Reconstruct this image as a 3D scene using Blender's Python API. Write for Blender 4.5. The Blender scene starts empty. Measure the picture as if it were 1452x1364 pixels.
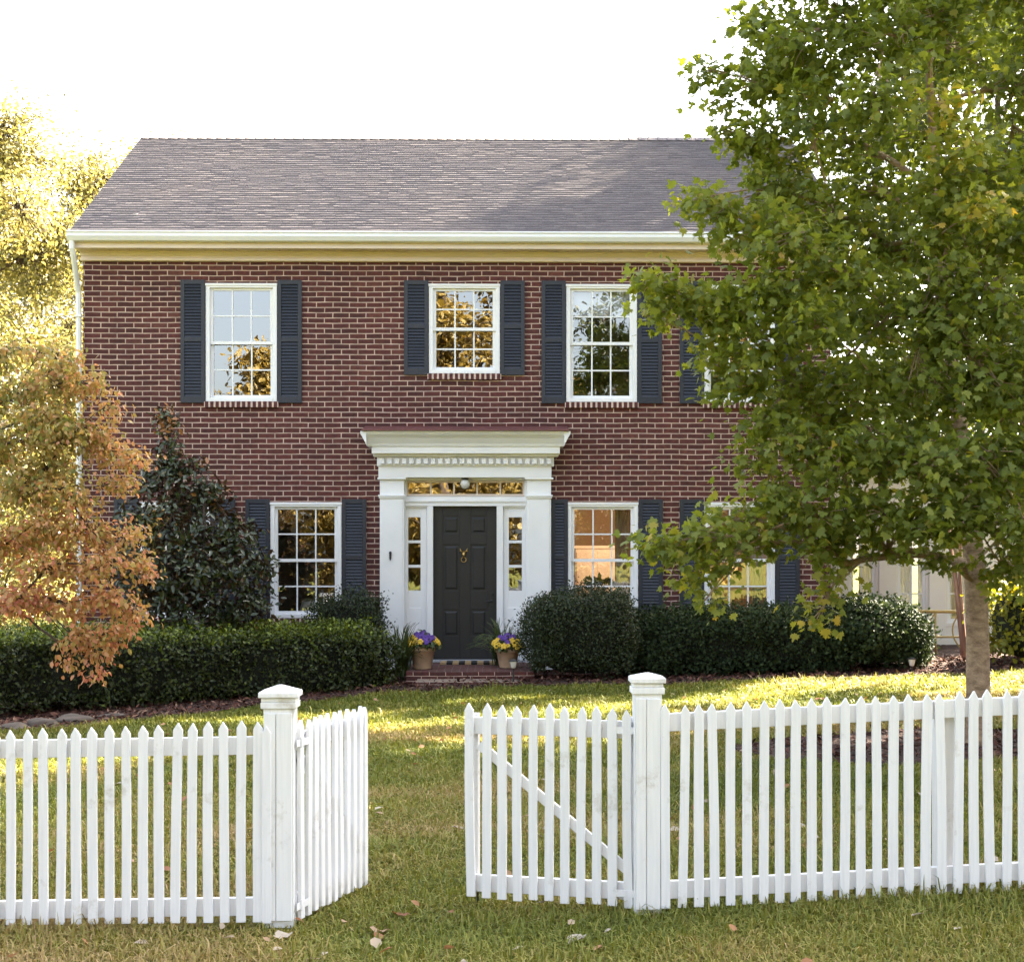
import bpy, math, random
import numpy as np
from mathutils import Vector, Matrix
random.seed(7)
RNG = np.random.default_rng(11)
S = bpy.context.scene
COL = S.collection

# ---------------------------------------------------------------- camera model
F, CX, HY, TH, CZ = 2200.0, 726.0, 790.0, math.radians(0.8), 1.66
WALL_Y = 22.0

def P(px, py, y):
    rx = (px - CX) / F
    dx = math.sin(TH) + math.cos(TH) * rx
    dy = math.cos(TH) - math.sin(TH) * rx
    t = y / dy
    return Vector((dx * t, y, CZ + (HY - py) / F * t))

def PX(px, y=WALL_Y): return P(px, 0, y).x
def PZ(py, y=WALL_Y): return P(659, py, y).z

def gz(x, y):
    xc = min(10.0, max(-10.0, x)); x3 = min(3.2, max(-3.2, x))
    w = math.exp(-((y - 7.0) / 6.0) ** 2)
    return (0.0 + 0.034 * xc + 0.007 * x3 * x3 * w
            + 0.07 * math.exp(-((x + .45) / 2.0) ** 2 - ((y - 19.6) / .9) ** 2)
            + 0.012 * math.sin(x * 1.3 + y * 0.7) * math.cos(y * 0.9 - x * 0.4))

def gz_np(x, y):
    xc = np.clip(x, -10, 10); x3 = np.clip(x, -3.2, 3.2)
    w = np.exp(-((y - 7.0) / 6.0) ** 2)
    return (0.0 + 0.034 * xc + 0.007 * x3 * x3 * w
            + 0.07 * np.exp(-((x + .45) / 2.0) ** 2 - ((y - 19.6) / .9) ** 2)
            + 0.012 * np.sin(x * 1.3 + y * 0.7) * np.cos(y * 0.9 - x * 0.4))

# ---------------------------------------------------------------- tagging
def tag(o, label=None, cat=None, group=None, kind=None):
    if label: o['label'] = label
    if cat: o['category'] = cat
    if group: o['group'] = group
    if kind: o['kind'] = kind
    return o

def empty(name, loc, label=None, cat=None, group=None, rz=0.0):
    o = bpy.data.objects.new(name, None)
    o.empty_display_size = 0.2
    COL.objects.link(o)
    o.location = loc; o.rotation_euler = (0, 0, rz)
    return tag(o, label, cat, group)

def link(o, parent=None):
    COL.objects.link(o)
    if parent is not None: o.parent = parent
    return o

def dup_tree(o, parent=None):
    c = o.copy(); COL.objects.link(c)
    c.parent = parent
    for ch in list(o.children):
        dup_tree(ch, c)
    return c

# ---------------------------------------------------------------- mesh builder
class MB:
    def __init__(self): self.v, self.f, self.m = [], [], []
    def add(self, vs, fs, m=0):
        b = len(self.v)
        self.v += [tuple(p) for p in vs]
        self.f += [tuple(b + i for i in q) for q in fs]
        self.m += [m] * len(fs)
    def box(self, x0, x1, y0, y1, z0, z1, m=0, M=None):
        vs = [Vector(p) for p in ((x0,y0,z0),(x1,y0,z0),(x1,y1,z0),(x0,y1,z0),(x0,y0,z1),(x1,y0,z1),(x1,y1,z1),(x0,y1,z1))]
        if M is not None: vs = [M @ p for p in vs]
        self.add(vs, ((0,3,2,1),(4,5,6,7),(0,1,5,4),(1,2,6,5),(2,3,7,6),(3,0,4,7)), m)
    def prism_x(self, prof, x0, x1, m=0, caps=True):
        # closed profile of (y,z), swept along x (counter-clockwise seen from -x does not matter; normals fixed later)
        n = len(prof)
        vs = [(x0, y, z) for y, z in prof] + [(x1, y, z) for y, z in prof]
        fs = [(i, (i+1) % n, n + (i+1) % n, n + i) for i in range(n)]
        if caps: fs += [tuple(range(n))[::-1], tuple(range(n, 2*n))]
        self.add(vs, fs, m)
    def prism_y(self, prof, y0, y1, m=0, M=None):
        n = len(prof)
        vs = [Vector((x, y0, z)) for x, z in prof] + [Vector((x, y1, z)) for x, z in prof]
        if M is not None: vs = [M @ p for p in vs]
        fs = [(i, (i+1) % n, n + (i+1) % n, n + i) for i in range(n)]
        fs += [tuple(range(n))[::-1], tuple(range(n, 2*n))]
        self.add(vs, fs, m)
    def lathe(self, prof, c=(0,0,0), n=24, m=0, wob=None):
        vs, fs = [], []
        k = len(prof)
        for i in range(n):
            a = 2 * math.pi * i / n
            for r, z in prof:
                vs.append((c[0] + r*math.cos(a), c[1] + r*math.sin(a), c[2] + z))
        for i in range(n):
            j = (i + 1) % n
            for q in range(k - 1):
                fs.append((i*k+q, j*k+q, j*k+q+1, i*k+q+1))
        self.add(vs, fs, m)
        if prof[0][0] > 1e-4: self.f.append(tuple(len(self.v) - n*k + i*k for i in range(n))[::-1]); self.m.append(m)
        if prof[-1][0] > 1e-4: self.f.append(tuple(len(self.v) - n*k + i*k + k-1 for i in range(n))); self.m.append(m)
    def tube(self, pts, radii, n=8, m=0, caps=True):
        pts = [Vector(p) for p in pts]
        if not hasattr(radii, '__len__'): radii = [radii] * len(pts)
        vs, fs = [], []
        t0 = (pts[1] - pts[0]).normalized()
        ref = Vector((0,0,1)) if abs(t0.z) < 0.9 else Vector((1,0,0))
        u = t0.cross(ref).normalized()
        for i, p in enumerate(pts):
            if i == 0: t = pts[1] - pts[0]
            elif i == len(pts) - 1: t = pts[-1] - pts[-2]
            else: t = pts[i+1] - pts[i-1]
            t.normalize()
            u = (u - t * u.dot(t))
            if u.length < 1e-6: u = t.orthogonal()
            u.normalize(); w = t.cross(u)
            for k in range(n):
                a = 2*math.pi*k/n
                vs.append(p + (u*math.cos(a) + w*math.sin(a)) * radii[i])
        for i in range(len(pts) - 1):
            for k in range(n):
                l = (k+1) % n
                fs.append((i*n+k, i*n+l, (i+1)*n+l, (i+1)*n+k))
        if caps: fs += [tuple(range(n))[::-1], tuple((len(pts)-1)*n + k for k in range(n))]
        self.add(vs, fs, m)
    def mesh(self, name, mats, smooth=False):
        me = bpy.data.meshes.new(name)
        me.from_pydata(self.v, [], self.f)
        for mm in mats: me.materials.append(mm)
        me.polygons.foreach_set('material_index', self.m)
        if smooth: me.polygons.foreach_set('use_smooth', [True]*len(self.f))
        me.update()
        import bmesh
        bm = bmesh.new(); bm.from_mesh(me)
        bmesh.ops.recalc_face_normals(bm, faces=bm.faces)
        bm.to_mesh(me); bm.free()
        return me
    def build(self, name, mats, parent=None, smooth=False, bevel=0.0, loc=(0,0,0), fix=True):
        if not isinstance(mats, (list, tuple)): mats = [mats]
        me = self.mesh(name, mats, smooth)
        o = bpy.data.objects.new(name, me)
        o.location = loc
        link(o, parent)
        if bevel: add_bevel(o, bevel)
        return o

def add_bevel(o, w, seg=2):
    b = o.modifiers.new('bevel', 'BEVEL'); b.width = w; b.segments = seg
    b.limit_method = 'ANGLE'; b.angle_limit = math.radians(40); b.harden_normals = False
    return o

# ---------------------------------------------------------------- numpy meshes (leaves, blades)
def np_mesh(name, V, faces, mats, tint=None, midx=None, smooth=False):
    """V (N,3); faces: list of int arrays (M,k) with any k."""
    me = bpy.data.meshes.new(name)
    loops = np.concatenate([f.reshape(-1) for f in faces]).astype(np.int32)
    counts = np.concatenate([np.full(len(f), f.shape[1]) for f in faces]).astype(np.int32)
    starts = np.concatenate([[0], np.cumsum(counts)[:-1]]).astype(np.int32)
    me.vertices.add(len(V)); me.vertices.foreach_set('co', np.ascontiguousarray(V, dtype=np.float32).reshape(-1))
    me.loops.add(len(loops)); me.loops.foreach_set('vertex_index', loops)
    me.polygons.add(len(counts)); me.polygons.foreach_set('loop_start', starts)
    me.polygons.foreach_set('loop_total', counts)
    for mm in mats: me.materials.append(mm)
    if midx is not None: me.polygons.foreach_set('material_index', midx.astype(np.int32))
    if smooth: me.polygons.foreach_set('use_smooth', np.ones(len(counts), dtype=bool))
    me.update(calc_edges=True)
    if tint is not None:
        a = me.attributes.new('tint', 'FLOAT', 'POINT')
        a.data.foreach_set('value', np.ascontiguousarray(tint, dtype=np.float32))
    return me

def obj_mesh(name, me, parent=None, loc=(0,0,0)):
    o = bpy.data.objects.new(name, me); o.location = loc
    return link(o, parent)

def unit(a): return a / np.maximum(np.linalg.norm(a, axis=-1, keepdims=True), 1e-9)

_T = {}
def tmpl_maple():
    half = [(.20,-.10),(.16,.06),(.50,-.02),(.42,.16),(.60,.28),(.42,.40),(.50,.60),(.26,.52),(.14,.62),(.13,.80)]
    pts = [(0,-.02)] + half + [(0,1.0)] + [(-x,y) for x,y in reversed(half)]
    v = [(0,.32,0.0)] + [(x,y,-.28*abs(x)**1.5 - .18*max(0,y-.35)**2) for x,y in pts]
    n = len(pts)
    f = np.array([(0, 1+i, 1+(i+1)%n) for i in range(n)])
    return np.array(v, float), [f]
def tmpl_oval():
    v = [(0,0,0),(.27,.32,.07),(.24,.68,.05),(0,1,-.10),(-.24,.68,.05),(-.27,.32,.07),(0,.5,-.03)]
    f = np.array([(0,1,6),(1,2,6),(2,3,6),(3,4,6),(4,5,6),(5,0,6)])
    return np.array(v, float), [f]
def tmpl_quad():
    v = [(0,0,0),(.30,.45,.06),(0,1,-.04),(-.30,.45,.06)]
    return np.array(v, float), [np.array([(0,1,2),(0,2,3)])]
def tmpl_needle():
    v = [(0,0,0),(.12,.4,.02),(0,1,0),(-.12,.4,.02)]
    return np.array(v, float), [np.array([(0,1,2),(0,2,3)])]

def leaves_arrays(C, Nrm, Tip, size, tint, tmpl, squash=1.0):
    """place the template at each centre: template y along Tip, z along Nrm."""
    TV, TF = tmpl
    n = unit(Nrm); t = Tip - n * np.sum(Tip*n, axis=1, keepdims=True); t = unit(t)
    b = np.cross(t, n)
    k = len(TV)
    V = (C[:,None,:] + size[:,None,None] * (TV[None,:,0,None]*squash*b[:,None,:] + TV[None,:,1,None]*t[:,None,:] + TV[None,:,2,None]*n[:,None,:]))
    V = V.reshape(-1,3)
    base = (np.arange(len(C))*k)[:,None,None]
    Fs = [ (f[None,:,:] + base).reshape(-1, f.shape[1]) for f in TF ]
    return V, Fs, np.repeat(tint, k)

def leaf_obj(name, arrs, mats, parent):
    V, Fs, T = arrs
    return obj_mesh(name, np_mesh(name, V, Fs, mats, T), parent)

def bez(a, b, c, n):
    return [ (1-t)**2*a + 2*t*(1-t)*b + t*t*c for t in [i/(n-1) for i in range(n)] ]
# ---------------------------------------------------------------- materials
def newmat(name):
    m = bpy.data.materials.new(name); m.use_nodes = True
    nt = m.node_tree; nt.nodes.clear()
    out = nt.nodes.new('ShaderNodeOutputMaterial')
    p = nt.nodes.new('ShaderNodeBsdfPrincipled')
    nt.links.new(p.outputs[0], out.inputs[0])
    return m, nt, p, out

def N(nt, kind, **kw):
    n = nt.nodes.new(kind)
    for k, v in kw.items():
        if k in n.inputs.keys(): n.inputs[k].default_value = v
        else: setattr(n, k, v)
    return n

def ramp(nt, stops):
    r = nt.nodes.new('ShaderNodeValToRGB')
    e = r.color_ramp.elements
    while len(e) < len(stops): e.new(0.5)
    for el, (p, c) in zip(e, stops):
        el.position = p; el.color = (*c, 1)
    return r

def mixc(nt, a, b, fac, mode='MIX'):
    m = nt.nodes.new('ShaderNodeMix'); m.data_type = 'RGBA'; m.blend_type = mode
    for sock, val in ((m.inputs[0], fac), (m.inputs[6], a), (m.inputs[7], b)):
        if hasattr(val, 'type') and hasattr(val, 'node'): nt.links.new(val, sock)
        else: sock.default_value = val if not isinstance(val, tuple) else (*val[:3], 1)
    return m.outputs[2]

def objco(nt): return N(nt, 'ShaderNodeTexCoord').outputs['Object']
def geopos(nt): return N(nt, 'ShaderNodeNewGeometry').outputs['Position']

def noise(nt, vec, scale, detail=4, rough=0.55):
    n = N(nt, 'ShaderNodeTexNoise', Scale=scale, Detail=detail, Roughness=rough)
    nt.links.new(vec, n.inputs['Vector']); return n.outputs['Fac']

def bump(nt, p, h, strength, dist):
    b = N(nt, 'ShaderNodeBump', Strength=strength, Distance=dist)
    nt.links.new(h, b.inputs['Height']); nt.links.new(b.outputs[0], p.inputs['Normal'])

def m_plain(name, col, rough=0.5, var=0.12, nscale=6.0, bstr=0.15, bdist=0.002, metal=0.0, col2=None, stretch=None):
    m, nt, p, _ = newmat(name)
    g = geopos(nt)
    if stretch:
        mp = N(nt, 'ShaderNodeMapping'); mp.inputs['Scale'].default_value = stretch
        nt.links.new(g, mp.inputs[0]); g = mp.outputs[0]
    f = noise(nt, g, nscale, 5)
    c2 = col2 or tuple(c*(1-var*2) for c in col)
    r = ramp(nt, [(0.35, c2), (0.62, col)])
    nt.links.new(f, r.inputs[0]); nt.links.new(r.outputs[0], p.inputs['Base Color'])
    p.inputs['Roughness'].default_value = rough; p.inputs['Metallic'].default_value = metal
    f2 = noise(nt, g, nscale*14, 3)
    bump(nt, p, f2, bstr, bdist)
    return m

def m_leaf(name, stops, rough=0.5, transl=0.35, back=None, spec=0.4):
    m, nt, p, out = newmat(name)
    a = N(nt, 'ShaderNodeAttribute', attribute_name='tint')
    r = ramp(nt, stops); nt.links.new(a.outputs['Fac'], r.inputs[0])
    col = r.outputs[0]
    if back is not None:
        gm = N(nt, 'ShaderNodeNewGeometry')
        col = mixc(nt, col, back, gm.outputs['Backfacing'])
    nt.links.new(col, p.inputs['Base Color'])
    p.inputs['Roughness'].default_value = rough
    p.inputs['Specular IOR Level'].default_value = spec
    tr = N(nt, 'ShaderNodeBsdfTranslucent')
    hs = N(nt, 'ShaderNodeHueSaturation', Saturation=1.1, Value=1.6); hs.inputs['Hue'].default_value = 0.49
    nt.links.new(col, hs.inputs['Color']); nt.links.new(hs.outputs[0], tr.inputs[0])
    mx = N(nt, 'ShaderNodeMixShader'); mx.inputs[0].default_value = transl
    nt.links.new(p.outputs[0], mx.inputs[1]); nt.links.new(tr.outputs[0], mx.inputs[2])
    nt.links.new(mx.outputs[0], out.inputs[0])
    return m

def m_brick(name, vec='wall', bw=0.234, rh=0.0742, mortar=0.0080):
    m, nt, p, _ = newmat(name)
    pos = geopos(nt)
    sx = N(nt, 'ShaderNodeSeparateXYZ'); nt.links.new(pos, sx.inputs[0])
    cx = N(nt, 'ShaderNodeCombineXYZ')
    if vec == 'wall':
        ad = N(nt, 'ShaderNodeMath', operation='ADD')
        nt.links.new(sx.outputs[0], ad.inputs[0]); nt.links.new(sx.outputs[1], ad.inputs[1])
        nt.links.new(ad.outputs[0], cx.inputs[0]); nt.links.new(sx.outputs[2], cx.inputs[1])
    else:
        nt.links.new(sx.outputs[0], cx.inputs[0]); nt.links.new(sx.outputs[1], cx.inputs[1])
    # hand-laid wobble of the joints
    nz = N(nt, 'ShaderNodeTexNoise', Scale=1.7, Detail=3.0); nt.links.new(cx.outputs[0], nz.inputs['Vector'])
    sub = N(nt, 'ShaderNodeVectorMath', operation='SUBTRACT'); sub.inputs[1].default_value = (.5,.5,.5)
    nt.links.new(nz.outputs['Color'], sub.inputs[0])
    sc = N(nt, 'ShaderNodeVectorMath', operation='MULTIPLY'); sc.inputs[1].default_value = (.035,.022,0)
    nt.links.new(sub.outputs[0], sc.inputs[0])
    av = N(nt, 'ShaderNodeVectorMath', operation='ADD')
    nt.links.new(cx.outputs[0], av.inputs[0]); nt.links.new(sc.outputs[0], av.inputs[1])
    b = N(nt, 'ShaderNodeTexBrick'); b.offset = 0.5; b.squash = 1.0
    for k, v in (('Scale',1.0),('Mortar Size',mortar),('Mortar Smooth',0.25),('Bias',0.0),('Brick Width',bw),('Row Height',rh)):
        b.inputs[k].default_value = v
    b.inputs['Color1'].default_value = (0,0,0,1); b.inputs['Color2'].default_value = (1,1,1,1); b.inputs['Mortar'].default_value = (.5,.5,.5,1)
    nt.links.new(av.outputs[0], b.inputs['Vector'])
    rb = ramp(nt, [(0.0,(.066,.019,.015)),(0.25,(.088,.024,.019)),(0.45,(.106,.029,.023)),(0.65,(.096,.026,.020)),(0.85,(.074,.021,.017)),(1.0,(.126,.042,.031))])
    nt.links.new(b.outputs['Color'], rb.inputs[0])
    f1 = noise(nt, pos, 22, 5); r1 = ramp(nt, [(0.3,(.62,.62,.62)),(0.7,(1.25,1.2,1.2))]); nt.links.new(f1, r1.inputs[0])
    col = mixc(nt, rb.outputs[0], r1.outputs[0], 1.0, 'MULTIPLY')
    f2 = noise(nt, pos, 0.9, 4); r2 = ramp(nt, [(0.3,(.76,.77,.80)),(0.7,(1.2,1.15,1.12))]); nt.links.new(f2, r2.inputs[0])
    col = mixc(nt, col, r2.outputs[0], 1.0, 'MULTIPLY')
    fm = noise(nt, pos, 5, 4); rm = ramp(nt, [(0.35,(.36,.25,.20)),(0.65,(.60,.43,.35))]) if vec == 'wall' else ramp(nt, [(0.35,(.14,.10,.085)),(0.65,(.22,.17,.14))]); nt.links.new(fm, rm.inputs[0])
    col = mixc(nt, col, rm.outputs[0], b.outputs['Fac'])
    nt.links.new(col, p.inputs['Base Color'])
    p.inputs['Roughness'].default_value = 0.85
    inv = N(nt, 'ShaderNodeMath', operation='SUBTRACT'); inv.inputs[0].default_value = 1.0; nt.links.new(b.outputs['Fac'], inv.inputs[1])
    mul = N(nt, 'ShaderNodeMath', operation='MULTIPLY_ADD'); mul.inputs[1].default_value = 0.25
    nt.links.new(f1, mul.inputs[0]); nt.links.new(inv.outputs[0], mul.inputs[2])
    bump(nt, p, mul.outputs[0], 0.7, 0.008)
    return m

def m_glass(name, refl=0.36):
    m, nt, p, out = newmat(name)
    nt.nodes.remove(p)
    g = N(nt, 'ShaderNodeBsdfGlossy'); g.inputs['Roughness'].default_value = 0.0; g.inputs['Color'].default_value = (.97,.98,1,1)
    t = N(nt, 'ShaderNodeBsdfTransparent'); t.inputs['Color'].default_value = (.93,.95,.95,1)
    fr = N(nt, 'ShaderNodeFresnel'); fr.inputs['IOR'].default_value = 1.5
    ad = N(nt, 'ShaderNodeMath', operation='ADD'); ad.inputs[1].default_value = refl; ad.use_clamp = True
    nt.links.new(fr.outputs[0], ad.inputs[0])
    mx = N(nt, 'ShaderNodeMixShader'); nt.links.new(ad.outputs[0], mx.inputs[0])
    nt.links.new(t.outputs[0], mx.inputs[1]); nt.links.new(g.outputs[0], mx.inputs[2])
    nt.links.new(mx.outputs[0], out.inputs[0])
    # slight waviness of old panes
    nz = noise(nt, geopos(nt), 2.2, 2)
    b = N(nt, 'ShaderNodeBump', Strength=0.035, Distance=0.02); nt.links.new(nz, b.inputs['Height']); nt.links.new(b.outputs[0], g.inputs['Normal'])
    return m

def m_shingle(name):
    m, nt, p, _ = newmat(name)
    a = N(nt, 'ShaderNodeAttribute', attribute_name='tint')
    r = ramp(nt, [(0.0,(.110,.097,.101)),(0.35,(.147,.129,.132)),(0.7,(.172,.151,.150)),(1.0,(.205,.181,.177))])
    pos = geopos(nt)
    nt.links.new(a.outputs['Fac'], r.inputs[0])
    f = noise(nt, pos, 60, 3); r1 = ramp(nt, [(0.3,(.65,.65,.67)),(0.7,(1.3,1.28,1.25))]); nt.links.new(f, r1.inputs[0])
    c = mixc(nt, r.outputs[0], r1.outputs[0], 1.0, 'MULTIPLY')
    f2 = noise(nt, pos, 0.7, 4); r2 = ramp(nt, [(0.3,(.86,.86,.90)),(0.7,(1.14,1.10,1.06))]); nt.links.new(f2, r2.inputs[0])
    c = mixc(nt, c, r2.outputs[0], 1.0, 'MULTIPLY')
    nt.links.new(c, p.inputs['Base Color']); p.inputs['Roughness'].default_value = 0.9
    bump(nt, p, noise(nt, pos, 220, 2), 0.5, 0.003)
    return m

def m_grass_base(name, stops, scale=1.3):
    m, nt, p, _ = newmat(name)
    pos = geopos(nt)
    f = noise(nt, pos, scale, 6, 0.65)
    r = ramp(nt, stops); nt.links.new(f, r.inputs[0])
    f1 = noise(nt, pos, 60, 4); r1 = ramp(nt, [(0.3,(.5,.5,.5)),(0.7,(1.4,1.4,1.3))]); nt.links.new(f1, r1.inputs[0])
    c = mixc(nt, r.outputs[0], r1.outputs[0], 1.0, 'MULTIPLY')
    nt.links.new(c, p.inputs['Base Color']); p.inputs['Roughness'].default_value = 0.95
    p.inputs['Specular IOR Level'].default_value = 0.1
    bump(nt, p, f1, 0.8, 0.03)
    return m

def m_bark(name, c1, c2, scale=9, stretch=(1,1,.35), bd=0.012):
    m, nt, p, _ = newmat(name)
    mp = N(nt, 'ShaderNodeMapping'); mp.inputs['Scale'].default_value = stretch
    nt.links.new(geopos(nt), mp.inputs[0])
    f = noise(nt, mp.outputs[0], scale, 6, 0.65)
    r = ramp(nt, [(0.3, c1), (0.5, tuple((a+b)/2 for a,b in zip(c1,c2))), (0.68, c2)]); nt.links.new(f, r.inputs[0])
    nt.links.new(r.outputs[0], p.inputs['Base Color']); p.inputs['Roughness'].default_value = 0.9
    f2 = noise(nt, mp.outputs[0], scale*3, 5, 0.7)
    bump(nt, p, f2, 0.8, bd)
    return m

def m_paintwood(name, col=(.80,.80,.79), dirt=(.42,.38,.31), amount=0.62, nscale=3.0):
    """white painted wood: faint grain, sparse grime with its own shape."""
    m, nt, p, _ = newmat(name)
    pos = geopos(nt)
    f = noise(nt, pos, nscale, 8, 0.7)
    r = ramp(nt, [(0.0, (1,1,1)), (amount, (0,0,0)), (amount+0.12, (.8,.8,.8))]); 
    r.color_ramp.elements[0].color = (0,0,0,1)
    nt.links.new(f, r.inputs[0])
    c = mixc(nt, col, dirt, r.outputs[0])
    mp = N(nt, 'ShaderNodeMapping'); mp.inputs['Scale'].default_value = (60,60,3)
    nt.links.new(pos, mp.inputs[0])
    g = noise(nt, mp.outputs[0], 1.0, 4); rg = ramp(nt, [(0.3,(.93,.93,.93)),(0.6,(1.02,1.02,1.02))]); nt.links.new(g, rg.inputs[0])
    c = mixc(nt, c, rg.outputs[0], 1.0, 'MULTIPLY')
    nt.links.new(c, p.inputs['Base Color']); p.inputs['Roughness'].default_value = 0.5
    bump(nt, p, g, 0.25, 0.002)
    return m

M = {}
M['brick'] = m_brick('red_brick')
M['paver'] = m_brick('brick_paving', 'flat', 0.20, 0.10, 0.006)
M['white'] = m_plain('white_trim_paint', (.88,.88,.88), 0.45, 0.03, 2.0, 0.1)
M['cream'] = m_plain('cream_paint_warm_bounce', (.80,.67,.56), 0.5, 0.03, 2.0, 0.1)  # warm bounce light under the eaves is mixed into this cream
M['gutter'] = m_plain('white_gutter_enamel', (.80,.80,.77), 0.3, 0.03, 1.5, 0.05)
M['fence'] = m_paintwood('white_fence_paint', (.79,.79,.80), (.50,.47,.42), 0.59, 4.5)
M['post'] = m_paintwood('weathered_white_post_paint', (.79,.79,.79), (.46,.42,.35), 0.565, 3.2)
M['shutter'] = m_plain('charcoal_shutter_paint', (.020,.024,.036), 0.5, 0.08, 3.0, 0.1)
M['door'] = m_plain('black_door_paint', (.013,.0125,.012), 0.5, 0.1, 3.0, 0.05)
M['shingle'] = m_shingle('asphalt_shingle')
M['copper'] = m_plain('dull_red_metal_roof', (.17,.062,.055), 0.55, 0.12, 4.0, 0.05)
M['glass'] = m_glass('window_glass', 0.18)
M['whitening_sheer'] = m_leaf('added_whitening_sheer', [(0.0,(.80,.78,.74)),(1.0,(.80,.78,.74))], 0.9, 0.65)  # translucent white cloth, added to whiten the sunroom windows
M['clear'] = m_glass('sunroom_glass', 0.05)
M['room'] = m_plain('tan_room_wall', (.30,.20,.125), 0.8, 0.04, 1.0, 0.02)
M['roomdark'] = m_plain('dim_room_wall', (.26,.175,.12), 0.8, 0.04, 1.0, 0.02)
M['ceil'] = m_plain('room_ceiling', (.55,.42,.28), 0.8, 0.03, 1.0, 0.02)
M['blind'] = m_plain('white_roller_blind', (.75,.75,.75), 0.7, 0.02, 2.0, 0.05)
M['gold'] = m_plain('aged_brass', (.55,.36,.12), 0.35, 0.1, 30, 0.05, metal=1.0)
M['iron'] = m_plain('black_iron', (.02,.02,.02), 0.5, 0.1, 20, 0.1)
M['steel'] = m_plain('dull_steel', (.30,.30,.31), 0.45, 0.1, 20, 0.1, metal=1.0)
M['globe'] = m_plain('frosted_globe', (.72,.70,.66), 0.15, 0.05, 8, 0.02)
M['terracotta'] = m_plain('pale_clay', (.60,.42,.28), 0.75, 0.10, 9, 0.3, 0.003)
M['soil'] = m_plain('potting_soil', (.03,.02,.015), 0.95, 0.2, 40, 0.8, 0.01)
M['mulch'] = m_plain('shredded_bark_mulch', (.105,.052,.038), 0.95, 0.28, 35, 0.9, 0.03)
M['stone'] = m_plain('grey_field_stone', (.13,.105,.085), 0.9, 0.2, 7, 0.6, 0.01)
M['matblack'] = m_plain('black_coir', (.012,.012,.012), 0.95, 0.1, 60, 0.5)
M['mattan'] = m_plain('tan_coir', (.40,.27,.13), 0.95, 0.1, 60, 0.5)
M['threshold'] = m_plain('grey_threshold', (.40,.41,.42), 0.5, 0.05, 6, 0.1)
M['sunwall'] = m_plain('cream_sunroom_paint', (.88,.84,.77), 0.55, 0.03, 2.0, 0.05)
M['barkgrey'] = m_bark('maple_bark', (.17,.108,.062), (.50,.36,.235), 16, (.7,.7,1.3), .02)
M['barkdark'] = m_bark('dark_bark', (.03,.02,.014), (.085,.06,.04), 12)
M['barkred'] = m_bark('peeling_red_bark', (.15,.06,.04), (.40,.22,.15), 10, (1,1,.2))
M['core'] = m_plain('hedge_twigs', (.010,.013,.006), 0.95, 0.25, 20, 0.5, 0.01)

M['maple'] = m_leaf('maple_leaf', [(0.0,(.080,.112,.022)),(0.35,(.150,.185,.030)),(0.65,(.225,.250,.040)),(0.88,(.33,.285,.048)),(1.0,(.46,.33,.06))], 0.55, 0.5)
M['dogwood'] = m_leaf('turning_dogwood_leaf', [(0.0,(.19,.205,.050)),(0.3,(.33,.255,.075)),(0.55,(.45,.265,.11)),(0.8,(.48,.215,.13)),(1.0,(.43,.155,.10))], 0.5, 0.38)
M['magnolia'] = m_leaf('magnolia_leaf', [(0.0,(.018,.030,.010)),(0.5,(.034,.050,.015)),(0.76,(.065,.080,.022)),(0.86,(.17,.095,.03)),(1.0,(.34,.15,.05))], 0.3, 0.08, back=(.075,.040,.020), spec=0.55)
M['yewleaf'] = m_leaf('boxwood_leaf', [(0.0,(.016,.025,.008)),(0.5,(.028,.042,.012)),(1.0,(.052,.070,.020))], 0.5, 0.12)
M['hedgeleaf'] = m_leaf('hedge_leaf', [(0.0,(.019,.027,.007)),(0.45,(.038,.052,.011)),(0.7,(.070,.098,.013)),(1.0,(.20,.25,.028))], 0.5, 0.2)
M['hollyleaf'] = m_leaf('holly_leaf', [(0.0,(.015,.025,.010)),(0.6,(.028,.044,.015)),(1.0,(.062,.080,.026))], 0.65, 0.1, spec=.18)
M['bgleaf'] = m_leaf('sunlit_yellow_leaf', [(0.0,(.110,.118,.036)),(0.5,(.200,.182,.056)),(1.0,(.31,.25,.085))], 0.5, 0.32)
M['bgdark'] = m_leaf('tall_tree_leaf', [(0.0,(.035,.055,.010)),(0.5,(.07,.085,.014)),(1.0,(.17,.14,.02))], 0.5, 0.35)
M['golden'] = m_leaf('golden_leaf', [(0.0,(.11,.082,.02)),(0.5,(.20,.145,.036)),(1.0,(.31,.215,.06))], 0.5, 0.35)
M['spruce'] = m_leaf('dark_evergreen_leaf', [(0.0,(.02,.028,.010)),(1.0,(.05,.055,.02))], 0.5, 0.1)
M['shrubleaf'] = m_leaf('yellow_green_leaf', [(0.0,(.09,.12,.015)),(0.6,(.20,.20,.025)),(1.0,(.36,.28,.03))], 0.45, 0.4)
M['fern'] = m_leaf('strap_leaf', [(0.0,(.035,.055,.014)),(1.0,(.11,.14,.045))], 0.45, 0.25)
M['grass'] = m_leaf('grass_blade', [(0.0,(.11,.132,.024)),(0.3,(.172,.188,.033)),(0.55,(.24,.218,.052)),(0.78,(.31,.238,.085)),(1.0,(.39,.28,.14))], 0.6, 0.20, spec=0.2)
M['lawn'] = m_grass_base('lawn_soil_and_thatch', [(0.25,(.050,.066,.012)),(0.5,(.085,.090,.018)),(0.75,(.125,.100,.030))])
M['dryleaf'] = m_leaf('dry_leaf', [(0.0,(.20,.075,.03)),(0.4,(.32,.16,.07)),(0.7,(.36,.27,.18)),(1.0,(.46,.40,.33))], 0.7, 0.2)
M['purple'] = m_plain('purple_petal', (.095,.030,.26), 0.6, 0.15, 60, 0.1)
M['yellow'] = m_plain('yellow_petal', (.72,.46,.03), 0.6, 0.12, 60, 0.1)
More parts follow.
